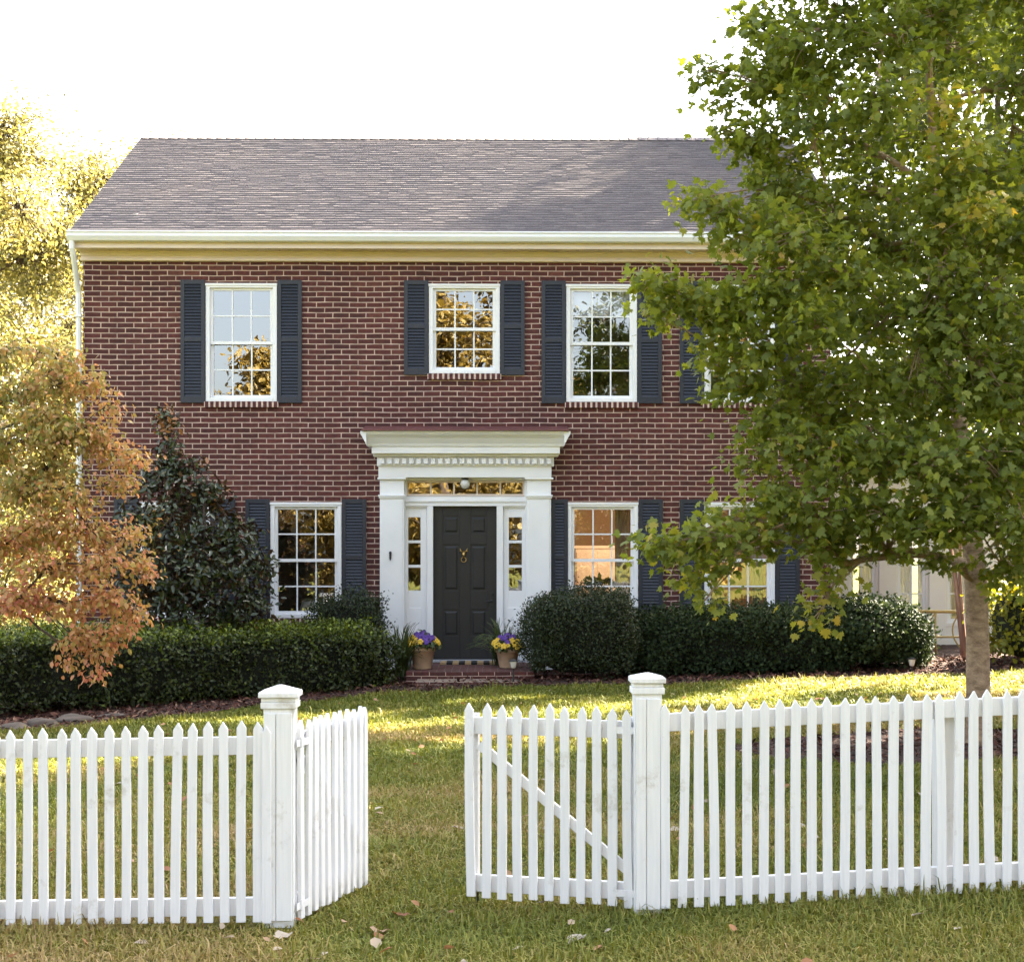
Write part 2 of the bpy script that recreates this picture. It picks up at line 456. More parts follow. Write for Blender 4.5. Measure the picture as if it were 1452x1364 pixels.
M['curtain'] = m_plain('tan_linen_curtain', (.36,.25,.16), 0.9, 0.05, 8, 0.2)
M['flag'] = m_plain('tan_flagstone', (.27,.20,.15), 0.9, 0.2, 8, 0.5, 0.006)
M['paverside'] = m_brick('brick_step_face', 'wall', 0.21, 0.066, 0.005)
# ================================================================ HOUSE
house = empty('brick_house', (0,0,0), 'two-storey red brick house with grey shingle roof, charcoal shutters and white columned doorway', 'house')
XL, XR = PX(118), PX(1178)
ZB = -0.35
ZT = PZ(368)
YB = 30.6
Y_EAVE = 21.62

def wall_with_holes(mb, x0, x1, z0, z1, y, holes, depth=0.14, m=0):
    xs = sorted({x0, x1, *[h[0] for h in holes], *[h[1] for h in holes]})
    zs = sorted({z0, z1, *[h[2] for h in holes], *[h[3] for h in holes]})
    for i in range(len(xs)-1):
        for j in range(len(zs)-1):
            cx, cz = (xs[i]+xs[i+1])/2, (zs[j]+zs[j+1])/2
            if any(h[0] < cx < h[1] and h[2] < cz < h[3] for h in holes): continue
            mb.add([(xs[i],y,zs[j]),(xs[i+1],y,zs[j]),(xs[i+1],y,zs[j+1]),(xs[i],y,zs[j+1])], [(0,1,2,3)], m)
    for a,b,c,d in holes:
        mb.add([(a,y,c),(a,y+depth,c),(a,y+depth,d),(a,y,d)], [(0,1,2,3)], m)
        mb.add([(b,y,c),(b,y,d),(b,y+depth,d),(b,y+depth,c)], [(0,1,2,3)], m)
        mb.add([(a,y,d),(a,y+depth,d),(b,y+depth,d),(b,y,d)], [(0,1,2,3)], m)
        mb.add([(a,y,c),(b,y,c),(b,y+depth,c),(a,y+depth,c)], [(0,1,2,3)], m)

# window openings  (centre px, half width m)
WW = (PX(393)-PX(292))
UP_T, UP_B = PZ(403.5), PZ(570)
MID_B = PZ(530)
LO_T, LO_B = PZ(713), PZ(876)
cents = {'u1': PX(342.5), 'u2': PX(658.5), 'u3': PX(853), 'u4': PX(1048.5),
         'l0': PX(248), 'l1': PX(434), 'r1': PX(854.5), 'r2': PX(1048.5)}
wins = [('u1',UP_B,UP_T),('u2',MID_B,UP_T),('u3',UP_B,UP_T),('u4',UP_B,UP_T),('l0',LO_B,LO_T),('l1',LO_B,LO_T),('r1',LO_B,LO_T),('r2',LO_B,LO_T)]
holes = [(cents[k]-WW/2, cents[k]+WW/2, a, b) for k,a,b in wins]
DX0, DX1 = PX(571), PX(748)
DZT = PZ(676)
holes.append((DX0, DX1, ZB, DZT))

Z_EAVE = P(659, 329, Y_EAVE).z
Y_RIDGE = 26.06
Z_RIDGE = P(203, 195.5, Y_RIDGE).z
ROOF_L = P(99, 329, Y_EAVE).x
ROOF_R = XR + 0.22
slope = (Z_RIDGE - Z_EAVE) / (Y_RIDGE - Y_EAVE)

wb = MB()
wall_with_holes(wb, XL, XR, ZB, ZT, WALL_Y, holes)
for x, s in ((XL, 1), (XR, -1)):            # gable ends, closed under the rafters
    wb.add([(x,WALL_Y,ZB),(x,YB,ZB),(x,YB,ZT),(x,Y_RIDGE,Z_RIDGE-0.16),(x,WALL_Y,ZT)], [(0,1,2,3,4) if s < 0 else (4,3,2,1,0)])
wb.add([(XL,YB,ZB),(XL,YB,ZT),(XR,YB,ZT),(XR,YB,ZB)], [(0,1,2,3)])
me = bpy.data.meshes.new('wall'); me.from_pydata(wb.v, [], wb.f); me.materials.append(M['brick']); me.update()
obj_mesh('wall', me, house)

# ---- rooms behind the panes
ZF2 = PZ(628)          # upper floor level
def room(name, x0, x1, y0, y1, z0, z1, mw, mc):
    b = MB()
    b.add([(x0,y1,z0),(x1,y1,z0),(x1,y1,z1),(x0,y1,z1)], [(0,1,2,3)], 0)
    b.add([(x0,y0,z0),(x0,y1,z0),(x0,y1,z1),(x0,y0,z1)], [(0,1,2,3)], 0)
    b.add([(x1,y1,z0),(x1,y0,z0),(x1,y0,z1),(x1,y1,z1)], [(0,1,2,3)], 0)
    b.add([(x0,y0,z0),(x1,y0,z0),(x1,y1,z0),(x0,y1,z0)], [(0,1,2,3)], 0)
    b.add([(x0,y0,z1),(x0,y1,z1),(x1,y1,z1),(x1,y0,z1)], [(0,1,2,3)], 1)
    me = bpy.data.meshes.new(name); me.from_pydata(b.v, [], b.f); me.materials.append(mw); me.materials.append(mc)
    me.polygons.foreach_set('material_index', b.m); me.update()
    return obj_mesh(name, me, house)
YI = WALL_Y + 0.145
xm = [XL+0.05, PX(500), PX(760), PX(950), XR-0.05]
room('upper_room', xm[0], xm[1], YI, 26, ZF2+0.15, ZT-0.1, M['roomdark'], M['ceil'])
room('upper_room', xm[1]+.05, xm[2], YI, 26, ZF2+0.15, ZT-0.1, M['roomdark'], M['ceil'])
room('upper_room', xm[2]+.05, xm[4], YI, 26, ZF2+0.15, ZT-0.1, M['roomdark'], M['ceil'])
room('sitting_room', xm[0], PX(530), YI, 26, 0.1, ZF2, M['roomdark'], M['ceil'])
room('hall', PX(540), PX(765), YI+0.1, 27, 0.15, ZF2, M['roomdark'], M['ceil'])
room('dining_room', PX(780), xm[4], YI, 26.2, 0.15, ZF2, M['room'], M['ceil'])

# ---- roof: battened slab + individually laid shingles with their own tint
def roof_mesh():
    V, Fq, T = [], [], []
    L = math.hypot(Y_RIDGE - Y_EAVE, Z_RIDGE - Z_EAVE)
    ny, nz = -(Z_RIDGE-Z_EAVE)/L, (Y_RIDGE-Y_EAVE)/L      # front slope normal (0,ny,nz)
    rnd = random.Random(3)
    def pt(x, s, h, side):
        y = Y_EAVE + s*(Y_RIDGE-Y_EAVE)/L; z = Z_EAVE + s*(Z_RIDGE-Z_EAVE)/L
        if side: y = 2*Y_RIDGE - y; return (x, y - ny*h, z + nz*h)
        return (x, y + ny*h, z + nz*h)
    for side in (0, 1):
        exp = 0.112; rows = int(L/exp) + 1
        for r in range(rows):
            s0 = r*exp - 0.03; s1 = min(L, s0 + exp*1.35)
            x = ROOF_L - rnd.random()*0.3
            while x < ROOF_R:
                w = rnd.choice((.10,.13,.16,.20,.24)) * rnd.uniform(.9,1.1)
                a, b = max(x, ROOF_L), min(x + w, ROOF_R)
                x += w
                if b - a < 0.01: continue
                th = rnd.choice((0.003, 0.004, 0.007)); sj = s0 + rnd.choice((0, 0, 0.012, -0.008))
                i = len(V)
                V.extend([pt(a+.001, sj, 0.010+th, side), pt(b-.001, sj, 0.010+th, side), pt(b-.001, s1, 0.006, side), pt(a+.001, s1, 0.006, side),
                      pt(a+.001, sj, -0.006, side), pt(b-.001, sj, -0.006, side)])
                q = [(i,i+1,i+2,i+3),(i+4,i+5,i+1,i)]
                if side: q = [f[::-1] for f in q]
                Fq.extend(q)
                T.extend([min(1,max(0, rnd.gauss(.46,.15)))]*6)
        # deck and rake edge below
        i = len(V)
        for h in (0.0, -0.12):
            V.extend([pt(ROOF_L+.01, 0.0, h, side), pt(ROOF_R-.01, 0.0, h, side), pt(ROOF_R-.01, L, h, side), pt(ROOF_L+.01, L, h, side)])
        T.extend([.15]*8)
        Fq.extend([(i,i+1,i+2,i+3),(i+7,i+6,i+5,i+4),(i,i+4,i+5,i+1),(i+3,i+7,i+4,i),(i+1,i+5,i+6,i+2)])
    # ridge caps
    x = ROOF_L
    while x < ROOF_R:
        b = min(x+0.16, ROOF_R); i = len(V)
        h0, h1 = 0.034, 0.024
        z0 = Z_RIDGE + h0; z1 = Z_RIDGE + h1
        d = 0.14
        V.extend([(x, Y_RIDGE-d, z0-d*slope),(x,Y_RIDGE,z0+.01),(x,Y_RIDGE+d,z0-d*slope),(b,Y_RIDGE-d,z1-d*slope),(b,Y_RIDGE,z1+.01),(b,Y_RIDGE+d,z1-d*slope)])
        T.extend([rnd.uniform(.2,.7)]*6); Fq.extend([(i,i+3,i+4,i+1),(i+1,i+4,i+5,i+2)])
        x = b
    return np_mesh('roof', np.array(V), [np.array(Fq)], [M['shingle']], np.array(T))
roof = obj_mesh('roof', roof_mesh(), house)

# ---- eaves: gutter, fascia, vented soffit, frieze
yg = Y_EAVE
zt, zb_ = P(659,328.5,yg-.06).z, P(659,343,yg-.06).z
g = MB()
prof = [(yg-.01, zt-.005),(yg-.075, zt),(yg-.085, zt-.018),(yg-.07, zt-.035),(yg-.078, zt-.075),(yg-.05, zb_+.01),(yg-.03, zb_),(yg+.05, zb_),(yg+.05, zt-.03),(yg-.01, zt-.03)]
g.prism_x(prof, ROOF_L-.03, ROOF_R)
g.build('gutter', M['gutter'], house, bevel=0.004)
f = MB()
zs0 = P(659,351.5,yg).z
f.box(ROOF_L+.02, ROOF_R-.02, yg+.052, yg+.075, zs0-.005, zb_+.06)
f.build('fascia', M['cream'], house, bevel=0.003)
s = MB()
zs = zs0
x = ROOF_L + .03
while x < ROOF_R - .05:
    s.box(x, min(x+.142, ROOF_R-.03), yg+.076, WALL_Y-.05, zs, zs+.012); x += .15
s.box(ROOF_L+.03, ROOF_R-.03, yg+.076, WALL_Y-.05, zs+.013, zs+.03)
s.build('soffit', M['cream'], house)
fr = MB()
zf0 = PZ(372.5)
fr.box(XL-.02, XR+.02, WALL_Y-.045, WALL_Y+.02, zf0, zs+.028)
fr.box(XL-.03, XR+.03, WALL_Y-.062, WALL_Y-.046, zf0+.005, zf0+.045)
fr.prism_x([(WALL_Y-.046, zs-.065),(WALL_Y-.056, zs-.06),(WALL_Y-.075, zs-.03),(WALL_Y-.10, zs-.015),(WALL_Y-.10, zs-.002),(WALL_Y-.046, zs-.002)], XL-.03, XR+.03)
fr.build('frieze_board', M['cream'], house, bevel=0.003)
# boxed eave return and rake board at the left gable
for xs_ in ((ROOF_L+.02, XL-.022), (XR+.022, ROOF_R-.02)):
    rk = MB(); rk.box(xs_[0], xs_[1], yg+.08, WALL_Y+.25, zs+.031, zs+.20)
    rk.prism_x([(WALL_Y+.25, zs+.031),(Y_RIDGE, Z_RIDGE-.30),(2*Y_RIDGE-WALL_Y, zs+.031),(2*Y_RIDGE-WALL_Y+.2, zs+.031+.1),(Y_RIDGE, Z_RIDGE-.135),(WALL_Y+.25, zs+.20)], xs_[0], xs_[1]); rk.build('rake_board', M['white'], house)
pass
d = MB()
xd = ROOF_L + .03
zg = zb_
pts = [(xd, yg-.01, zg+.02),(xd, yg-.01, zg-.10),(xd+.01, yg+.02, zg-.16),(XL-.055, WALL_Y-.10, zg-.56),(XL-.05, WALL_Y-.055, zg-.66),(XL-.05, WALL_Y-.05, zg-1.2),(XL-.05, WALL_Y-.05, 0.0)]
d.tube(pts, .04, 8)
for zz in (zg-1.0, 2.6, 1.0): d.box(XL-.10, XL-.003, WALL_Y-.10, WALL_Y-.006, zz, zz+.03)
d.build('downspout', M['gutter'], house, smooth=False)

# ---- windows
def brick_sill(w):
    b = MB()
    n = 14; x0 = -w/2 - .02; tot = w + .04
    b.box(x0, x0+tot, -.045, .06, -.082, -.006, 1)
    rnd = random.Random(5)
    for i in range(n):
        a = x0 + tot*i/n + .0135; c = x0 + tot*(i+1)/n - .0135
        b.box(a, c, -.049+rnd.uniform(-.004,.004), .05, -.088, -.002, 0)
    return b
M['brickunit'] = m_plain('sill_brick', (.115,.034,.030), 0.85, 0.25, 18, 0.6, 0.004)
M['mortar'] = m_plain('pale_mortar', (.66,.50,.42), 0.9, 0.1, 12, 0.5)

def make_window(w, h, blind=None):
    """local: x centred, y = 0 at the wall face, z = 0 at the bottom."""
    c = .058
    fb = MB()
    fb.box(-w/2, -w/2+c, -.022, .10, 0, h); fb.box(w/2-c, w/2, -.022, .10, 0, h)
    fb.box(-w/2+c, w/2-c, -.022, .10, h-c, h); fb.box(-w/2+c, w/2-c, -.030, .10, 0, .052)
    fb.box(-w/2-.006, w/2+.006, -.034, -.0225, h-.03, h+.004)
    fr = fb.build('window', M['white'], None, bevel=.004)
    ih = h - c - .052; mid = .052 + ih/2; a = w/2 - c
    def sash(z0, z1, y):
        s = MB(); st = .044
        s.box(-a, -a+st, y, y+.035, z0, z1); s.box(a-st, a, y, y+.035, z0, z1)
        s.box(-a+st, a-st, y, y+.035, z1-st*.8, z1); s.box(-a+st, a-st, y, y+.035, z0, z0+st)
        gw, g0, g1 = 2*(a-st), z0+st, z1-st*.8
        for k in (1,2):
            xx = -a+st + gw*k/3; s.box(xx-.010, xx+.010, y+.004, y+.030, g0, g1)
        zz = (g0+g1)/2
        for k in range(3):
            x0 = -a+st+gw*k/3+(.010 if k else 0); x1 = -a+st+gw*(k+1)/3-(.010 if k < 2 else 0)
            s.box(x0, x1, y+.004, y+.030, zz-.010, zz+.010)
        return s
    sash(mid-.018, h-c-.001, .022).build('sash', M['white'], fr)
    sash(.053, mid+.018, .060).build('sash', M['white'], fr)
    p = MB()
    p.add([(-a+.02,.040,mid),(a-.02,.040,mid),(a-.02,.040,h-c-.01),(-a+.02,.040,h-c-.01)], [(0,1,2,3)])
    p.add([(-a+.02,.078,.06),(a-.02,.078,.06),(a-.02,.078,mid+.01),(-a+.02,.078,mid+.01)], [(0,1,2,3)])
    me = bpy.data.meshes.new('pane'); me.from_pydata(p.v, [], p.f); me.materials.append(M['glass']); me.update()
    obj_mesh('pane', me, fr)
    brick_sill(w).build('sill', [M['brickunit'], M['mortar']], fr, bevel=.003)
    return fr
proto = {}
for k, zb, zt_ in wins:
    h = zt_ - zb
    key = round(h, 3)
    if key not in proto:
        o = make_window(WW, h); proto[key] = o; o.parent = house
    else:
        o = dup_tree(proto[key], house)
    o.location = (cents[k], WALL_Y, zb)
    o['_k'] = k

# roller blind at the top of the third upper window
b = MB()
b.box(-WW/2+.10, WW/2-.10, 0, .004, 0, .30); b.tube([(-WW/2+.10,.012,.30),(WW/2-.10,.012,.30)], .018, 10); b.box(-WW/2+.10, WW/2-.10, -.004, .008, -.02, 0)
bo = b.build('roller_blind', M['blind'], None); bo.location = (cents['u3'], WALL_Y+.15, UP_T-.40)
bo.parent = house

# ---- louvred shutters
SW = PX(292)-PX(257.5)
def make_shutter(h, w=SW):
    b = MB(); st = .055
    b.box(0, st, -.038, -.006, 0, h); b.box(w-st, w, -.038, -.006, 0, h)
    mid = h*.515
    for z0, z1 in ((0,.09),(mid-.03,mid+.03),(h-.06,h)): b.box(st, w-st, -.036, -.007, z0, z1)
    for a, c in ((.09, mid-.03), (mid+.03, h-.06)):
        n = max(4, int((c-a)/.043)); p = (c-a)/n
        for i in range(n):
            z = a + p*i
            b.prism_x([(-.034, z),(-.030, z-.002),(-.010, z+p*1.02),(-.013, z+p*1.05)], st, w-st)
    b.box(st-.002, w-st+.002, -.0065, -.003, .05, h-.03)
    return b
sh = {}
def shutter(px0, zb, zt_, w=None, x=None):
    h = zt_ - zb; key = (round(h,3), w)
    if key not in sh:
        sh[key] = make_shutter(h, w or SW).build('shutter', M['shutter'], house, bevel=.003); o = sh[key]
    else: o = dup_tree(sh[key], house)
    o.location = (x if x is not None else PX(px0), WALL_Y-.002, zb)
for k, zb, zt_ in wins:
    xl = cents[k]-WW/2-.008-SW; xr = cents[k]+WW/2+.008
    z0, z1 = zb - .02, zt_ + .05
    if k == 'r1': shutter(0, z0, z1, PX(806)-PX(781.5)-.008, PX(781.5))
    else: shutter(0, z0, z1, None, xl)
    shutter(0, z0, z1, None, xr)

# ---- portico: pilasters, entablature with dentils, red metal hood, door frame
def Pz(py, y): return P(659, py, y).z
YP = 21.84
pl = MB(); zt_p = Pz(677, YP); zcap = Pz(703, YP)
w_p = P(573,0,YP).x - P(538.5,0,YP).x
zbp = 0.10
def pilaster():
    b = MB()
    b.box(0, w_p, YP, WALL_Y+.02, zbp, zt_p)
    b.box(.022, w_p-.022, YP-.012, YP-.0005, zbp+.28, zcap-.06)        # raised shaft face
    b.box(-.012, w_p+.012, YP-.028, YP+.05, zcap-.035, zcap-.012)       # necking
    b.box(-.022, w_p+.022, YP-.040, YP+.06, zcap-.011, zcap+.012)
    b.box(-.020, w_p+.020, YP-.035, YP+.06, zbp-.02, zbp+.22)           # plinth
    b.box(-.030, w_p+.030, YP-.046, YP+.06, zt_p-.03, zt_p-.002)
    return b
po = pilaster().build('pilaster', M['white'], house, bevel=.005); po.location.x = P(538.5,0,YP).x
p2 = dup_tree(po, house); p2.location.x = P(747,0,YP).x
e = MB()
def ebox(pxl, pxr, pyt, pyb, y, yb=WALL_Y+.02): e.box(P(pxl,0,y).x, P(pxr,0,y).x, y, yb, Pz(pyb,y), Pz(pyt,y))
ebox(536.5, 782, 660.5, 677, 21.80)
ebox(534.5, 785.5, 646, 661, 21.775, 21.90)
# dentils
n = 24
xa, xb = P(537,0,21.72).x, P(784,0,21.72).x
for i in range(n):
    w = (xb-xa)/n; x0 = xa + i*w + w*.18
    e.box(x0, x0+w*.62, 21.715, 21.776, Pz(658,21.72), Pz(650,21.72))
ebox(529, 792, 642.5, 647.0, 21.70, 21.95)
ebox(527, 794, 632.5, 643, 21.62, 21.97)
e.prism_x([(21.60,Pz(633,21.6)),(21.585,Pz(629,21.59)),(21.53,Pz(621,21.53)),(21.47,Pz(616,21.47)),(21.455,Pz(613.5,21.46)),(21.44,Pz(613,21.44)),(21.44,Pz(611.2,21.44)),(21.98,Pz(611.2,21.44)),(21.98,Pz(633,21.6))], P(520,0,21.5).x, P(800,0,21.5).x)
# mitred crown ends flare outward
for sx, xa_, in ((-1, P(520,0,21.5).x), (1, P(800,0,21.5).x)):
    pr = [(0,0),(.012,.035),(.055,.11),(.085,.16),(.085,.195),(0,.195)]
    zb0 = Pz(633,21.6)
    hh = Pz(611.2,21.44)-zb0
    pr2 = [(xa_ + sx*(a+.001), zb0 + c/.195*hh) for a, c in pr]
    e.prism_y(pr2, 21.46, 21.98)
e.build('entablature', M['white'], house, bevel=.004)
h_ = MB()
zf = Pz(611, 21.42)
ztp = Pz(604.5, WALL_Y)
xa, xb = P(512.5,0,21.42).x, P(807,0,21.42).x
h_.prism_x([(21.405, zf+.002),(21.405, zf+.016),(WALL_Y-.002, ztp),(WALL_Y-.002, zf+.002)], xa, xb)
h_.build('hood_roof', M['copper'], house, bevel=.003)

# door frame: jamb posts, transom bar, head
YD = 21.97
df = MB()
def dbox(pxl, pxr, pyt, pyb, y, yb): df.box(P(pxl,0,y).x, P(pxr,0,y).x, y, yb, Pz(pyb,y), Pz(pyt,y))
dbox(573.2, 746.8, 704, 717.6, YD, 22.12)           # transom bar
df.box(P(573.2,0,YD).x, P(746.8,0,YD).x, YD-.02, YD-.001, Pz(712,YD), Pz(708.5,YD))
dbox(573.2, 746.8, 677, 681, YD, 22.12)             # head
dbox(573.2, 576.6, 681.1, 703.9, YD, 22.12); dbox(743.4, 746.8, 681.1, 703.9, YD, 22.12)
zD = 0.21
def post(pxl, pxr): df.box(P(pxl,0,YD).x, P(pxr,0,YD).x, YD, 22.14, zD, Pz(717.7,YD))
post(605, 614); post(704.3, 713.5)
post(571.8, 575); post(745, 748)
df.box(P(571,0,YD).x, P(748,0,YD).x, YD-.13, 22.14, zD-.09, zD-.001, 1)
df.build('door_frame', [M['white'], M['threshold']], house, bevel=.004)

# transom light
tr = MB(); Yt = 22.03
xa, xb, za, zb = P(576.6,0,Yt).x, P(743.4,0,Yt).x, Pz(703.5,Yt), Pz(681.4,Yt)
tr.box(xa, xb, Yt, Yt+.04, za, za+.03); tr.box(xa, xb, Yt, Yt+.04, zb-.03, zb)
for k in range(6):
    x = xa + (xb-xa-.022)*k/5; tr.box(x, x+.022, Yt, Yt+.04, za+.03, zb-.03)
to = tr.build('transom_window', M['cream'], house)
tp = MB(); tp.add([(xa+.01,Yt+.02,za+.01),(xb-.01,Yt+.02,za+.01),(xb-.01,Yt+.02,zb-.01),(xa+.01,Yt+.02,zb-.01)], [(0,1,2,3)])
tp.build('pane', M['glass'], to)

# sidelights
def sidelight(pxl, pxr, gl, gr):
    y = 22.03; b = MB()
    xa, xb = P(pxl,0,y).x, P(pxr,0,y).x; a, c = P(gl,0,y).x, P(gr,0,y).x
    zt, z1, z0 = Pz(717.7,y), Pz(733.5,y), Pz(837.5,y)
    b.box(xa, a, y, y+.05, zD, zt); b.box(c, xb, y, y+.05, zD, zt)
    b.box(a, c, y, y+.05, z1, zt); b.box(a, c, y, y+.05, zD, z0)
    for k in (1,2):
        z = z0 + (z1-z0)*k/3; b.box(a, c, y+.006, y+.045, z-.020, z+.020)
    b.box(a-.02, c+.02, y-.012, y-.001, zD+.10, Pz(862,y))            # panel below
    b.box(xa, xb, y-.03, y-.001, zt-.025, zt-.001)
    o = b.build('sidelight', M['white'], house, bevel=.003)
    q = MB(); q.add([(a-.005,y+.028,z0-.005),(c+.005,y+.028,z0-.005),(c+.005,y+.028,z1+.005),(a-.005,y+.028,z1+.005)], [(0,1,2,3)])
    q.build('pane', M['glass'], o)
sidelight(575.2, 604.9, 578.8, 596.3)
sidelight(713.7, 744.9, 721.5, 740)

# six-panel door
yd = 22.06; db = MB()
xa, xb = P(614.3,0,yd).x, P(704.1,0,yd).x; zt = Pz(718,yd); zb = zD + .004
W, H = xb-xa, zt-zb
db.box(xa, xb, yd+.012, yd+.045, zb, zt)
def py2z(py): return Pz(py, yd)
cols = [(628, 651.5), (667, 690.5)]; rows = [(731, 757), (772, 838), (864, 902)]
xs = sorted([614.3, 704.1, *[v for c in cols for v in c]])
for (l, r) in ((614.3,628),(651.5,667),(690.5,704.1)):
    db.box(P(l,0,yd).x, P(r,0,yd).x, yd, yd+.0115, zb, zt)
for l, r in cols:
    for t_, b_ in ((718,731),(757,772),(838,864),(902,934)):
        z_lo = max(zb, py2z(b_)); db.box(P(l,0,yd).x, P(r,0,yd).x, yd, yd+.0115, z_lo, min(zt, py2z(t_)))
    for t_, b_ in rows:
        x0, x1, z0, z1 = P(l,0,yd).x+.028, P(r,0,yd).x-.028, py2z(b_)+.028, py2z(t_)-.028
        i = .022
        db.add([(x0,yd+.0115,z0),(x1,yd+.0115,z0),(x1,yd+.0115,z1),(x0,yd+.0115,z1),(x0+i,yd+.001,z0+i),(x1-i,yd+.001,z0+i),(x1-i,yd+.001,z1-i),(x0+i,yd+.001,z1-i)],
               [(0,1,5,4),(1,2,6,5),(2,3,7,6),(3,0,4,7),(4,5,6,7)])
door = db.build('door', M['door'], house, bevel=.003)
k = MB(); c = P(657.5, 790, yd)
for sx in (-1, 1):                                   # antlers, head, ring
    k.tube([(c.x, yd-.02, c.z+.06), (c.x+sx*.035, yd-.03, c.z+.085), (c.x+sx*.055, yd-.03, c.z+.125)], [.010,.008,.005], 6)
    k.tube([(c.x+sx*.034, yd-.03, c.z+.085), (c.x+sx*.062, yd-.03, c.z+.09)], [.007,.004], 6)
k.tube([(c.x, yd-.01, c.z+.085), (c.x, yd-.035, c.z+.03), (c.x, yd-.04, c.z-.005)], [.028,.024,.012], 10)
k.tube([(c.x+.035*math.sin(a), yd-.022, c.z-.035+.035*math.cos(a)) for a in [2*math.pi*i/14 for i in range(15)]], .006, 6)
k.build('knocker', M['gold'], door, smooth=True)
hd = MB(); c = P(697.5, 848, yd)
hd.box(c.x-.022, c.x+.022, yd-.008, yd-.0005, c.z-.10, c.z+.10); hd.tube([(c.x,yd-.008,c.z-.04),(c.x,yd-.045,c.z-.04)], .012, 10)
hd.tube([(c.x,yd-.045,c.z-.04),(c.x-.09,yd-.05,c.z-.045)], [.011,.008], 8); hd.tube([(c.x,yd-.008,c.z+.06),(c.x,yd-.022,c.z+.06)], .018, 12)
hd.build('handle', M['iron'], door, smooth=False, bevel=.002)

# globe light under the hood, bell on the left pilaster
c = P(659.5, 686.5, 21.90)
ztop = Pz(677, 21.9)-.001
pb = MB()
pb.lathe([(.055,-.02),(.055,-.006),(.04,0)], (c.x, 21.9, ztop), 20); pb.lathe([(.04,-.05),(.042,-.02)], (c.x, 21.9, ztop), 20)
po = pb.build('porch_light', M['iron'], house, smooth=False)
gb = MB(); gb.lathe([(.005,-.068),(.035,-.060),(.058,-.035),(.068,0),(.060,.035),(.042,.052)], (c.x, 21.9, c.z+.005), 24)
gb.build('globe', M['globe'], po, smooth=True)
c = P(553.5, 787, YP-.02)
bl = MB(); bl.box(c.x-.014, c.x+.014, YP-.030, YP-.0125, c.z-.055, c.z+.05); bl.lathe([(.0,-.016),(.016,-.01),(.020,0),(.014,.012),(.0,.016)], (c.x, YP-.038, c.z+.03), 12)
bl.tube([(c.x,YP-.03,c.z-.05),(c.x,YP-.045,c.z-.075)], [.012,.006], 8)
bl.build('doorbell', M['iron'], house, smooth=False, bevel=.002)

# ================================================================ SUNROOM WING (part of the house)
SY = 24.6
sx0, sx1 = XR+.01, PX(1500, SY)
def sX(px): return P(px,0,SY).x
def sZ(py): return P(1280,py,SY).z
SZ0, SZ1 = 0.05, 3.0
sb = MB()
swins = [(1203,1241),(1273,1313),(1343,1383),(1424,1462)]
sh_ = [(sX(a), sX(b), 0.62, 2.45) for a,b in swins]
wall_with_holes(sb, sx0, sx1, SZ0-.4, SZ1, SY, sh_, .12)
wall_with_holes(sb, sx0, sx1, SZ0-.4, SZ1, SY+4.2, [(a+.2,b+.5,c,d) for a,b,c,d in sh_[:3]], .12)
sb.add([(sx1,SY,SZ0-.4),(sx1,SY+4.2,SZ0-.4),(sx1,SY+4.2,SZ1),(sx1,SY,SZ1)], [(0,1,2,3)])
sb.add([(sx0,SY,SZ1),(sx1,SY,SZ1),(sx1,SY+4.2,SZ1),(sx0,SY+4.2,SZ1)], [(0,1,2,3)])
sb.add([(sx0,SY,SZ0),(sx1,SY,SZ0),(sx1,SY+4.2,SZ0),(sx0,SY+4.2,SZ0)], [(0,1,2,3)])
me = bpy.data.meshes.new('sunroom'); me.from_pydata(sb.v, [], sb.f); me.materials.append(M['sunwall']); me.update()
sun = obj_mesh('sunroom', me, house)
tb = MB()
for px in (1192, 1257, 1328, 1404, 1475):
    x = sX(px); tb.box(x-.13, x+.13, SY-.05, SY-.001, SZ0, SZ1-.3)
tb.box(sx0, sx1, SY-.09, SY-.001, SZ1-.295, SZ1+.05); tb.box(sx0, sx1, SY-.035, SY-.0015, SZ0-.3, SZ0-.002)
for a,b,c,d in sh_:
    tb.box(a-.06, b+.06, SY-.022, SY-.0012, c-.06, c-.001)
tb.build('trim', M['sunwall'], sun, bevel=.004)
for a,b,c,d in sh_:
    q = MB(); y = SY+.03
    q.box(a, a+.05, y, y+.04, c, d); q.box(b-.05, b, y, y+.04, c, d); q.box(a+.05, b-.05, y, y+.04, c, c+.06); q.box(a+.05, b-.05, y, y+.04, d-.06, d)
    xm_ = (a+b)/2; q.box(xm_-.014, xm_+.014, y+.004, y+.036, c+.06, d-.06)
    for t_ in (.25,.5,.75):
        z = c + (d-c)*t_; q.box(a+.05, xm_-.014, y+.006, y+.034, z-.012, z+.012); q.box(xm_+.014, b-.05, y+.006, y+.034, z-.012, z+.012)
    q.add([(a+.04,y+.02,c+.05),(b-.04,y+.02,c+.05),(b-.04,y+.02,d-.05),(a+.04,y+.02,d-.05)], [(0,1,2,3)], 1)
    me = q.mesh('window', [M['white'], M['clear']]); obj_mesh('window', me, sun)
for i_, (a,b,c,d) in enumerate(sh_):  # added white curtains: they catch backlight so the sunroom windows look bright
    cu = MB(); n_ = 16; y_ = SY+.22
    for (u0, u1) in (((-.1,.58),(.86,1.1)) if i_ % 2 else ((-.1,.30),(.50,1.1))):
        fr_ = [(a+(b-a)*(u0+(u1-u0)*k_/n_), y_+.02*math.sin(k_*2.1+i_)) for k_ in range(n_+1)]
        cu.add([(x_,yy_,c-.3) for x_,yy_ in fr_]+[(x_,yy_,d+.1) for x_,yy_ in fr_], [(k_,k_+1,n_+2+k_,n_+1+k_) for k_ in range(n_)])
    cu.build('curtain', M['whitening_sheer'], sun, smooth=True)
rf = MB()
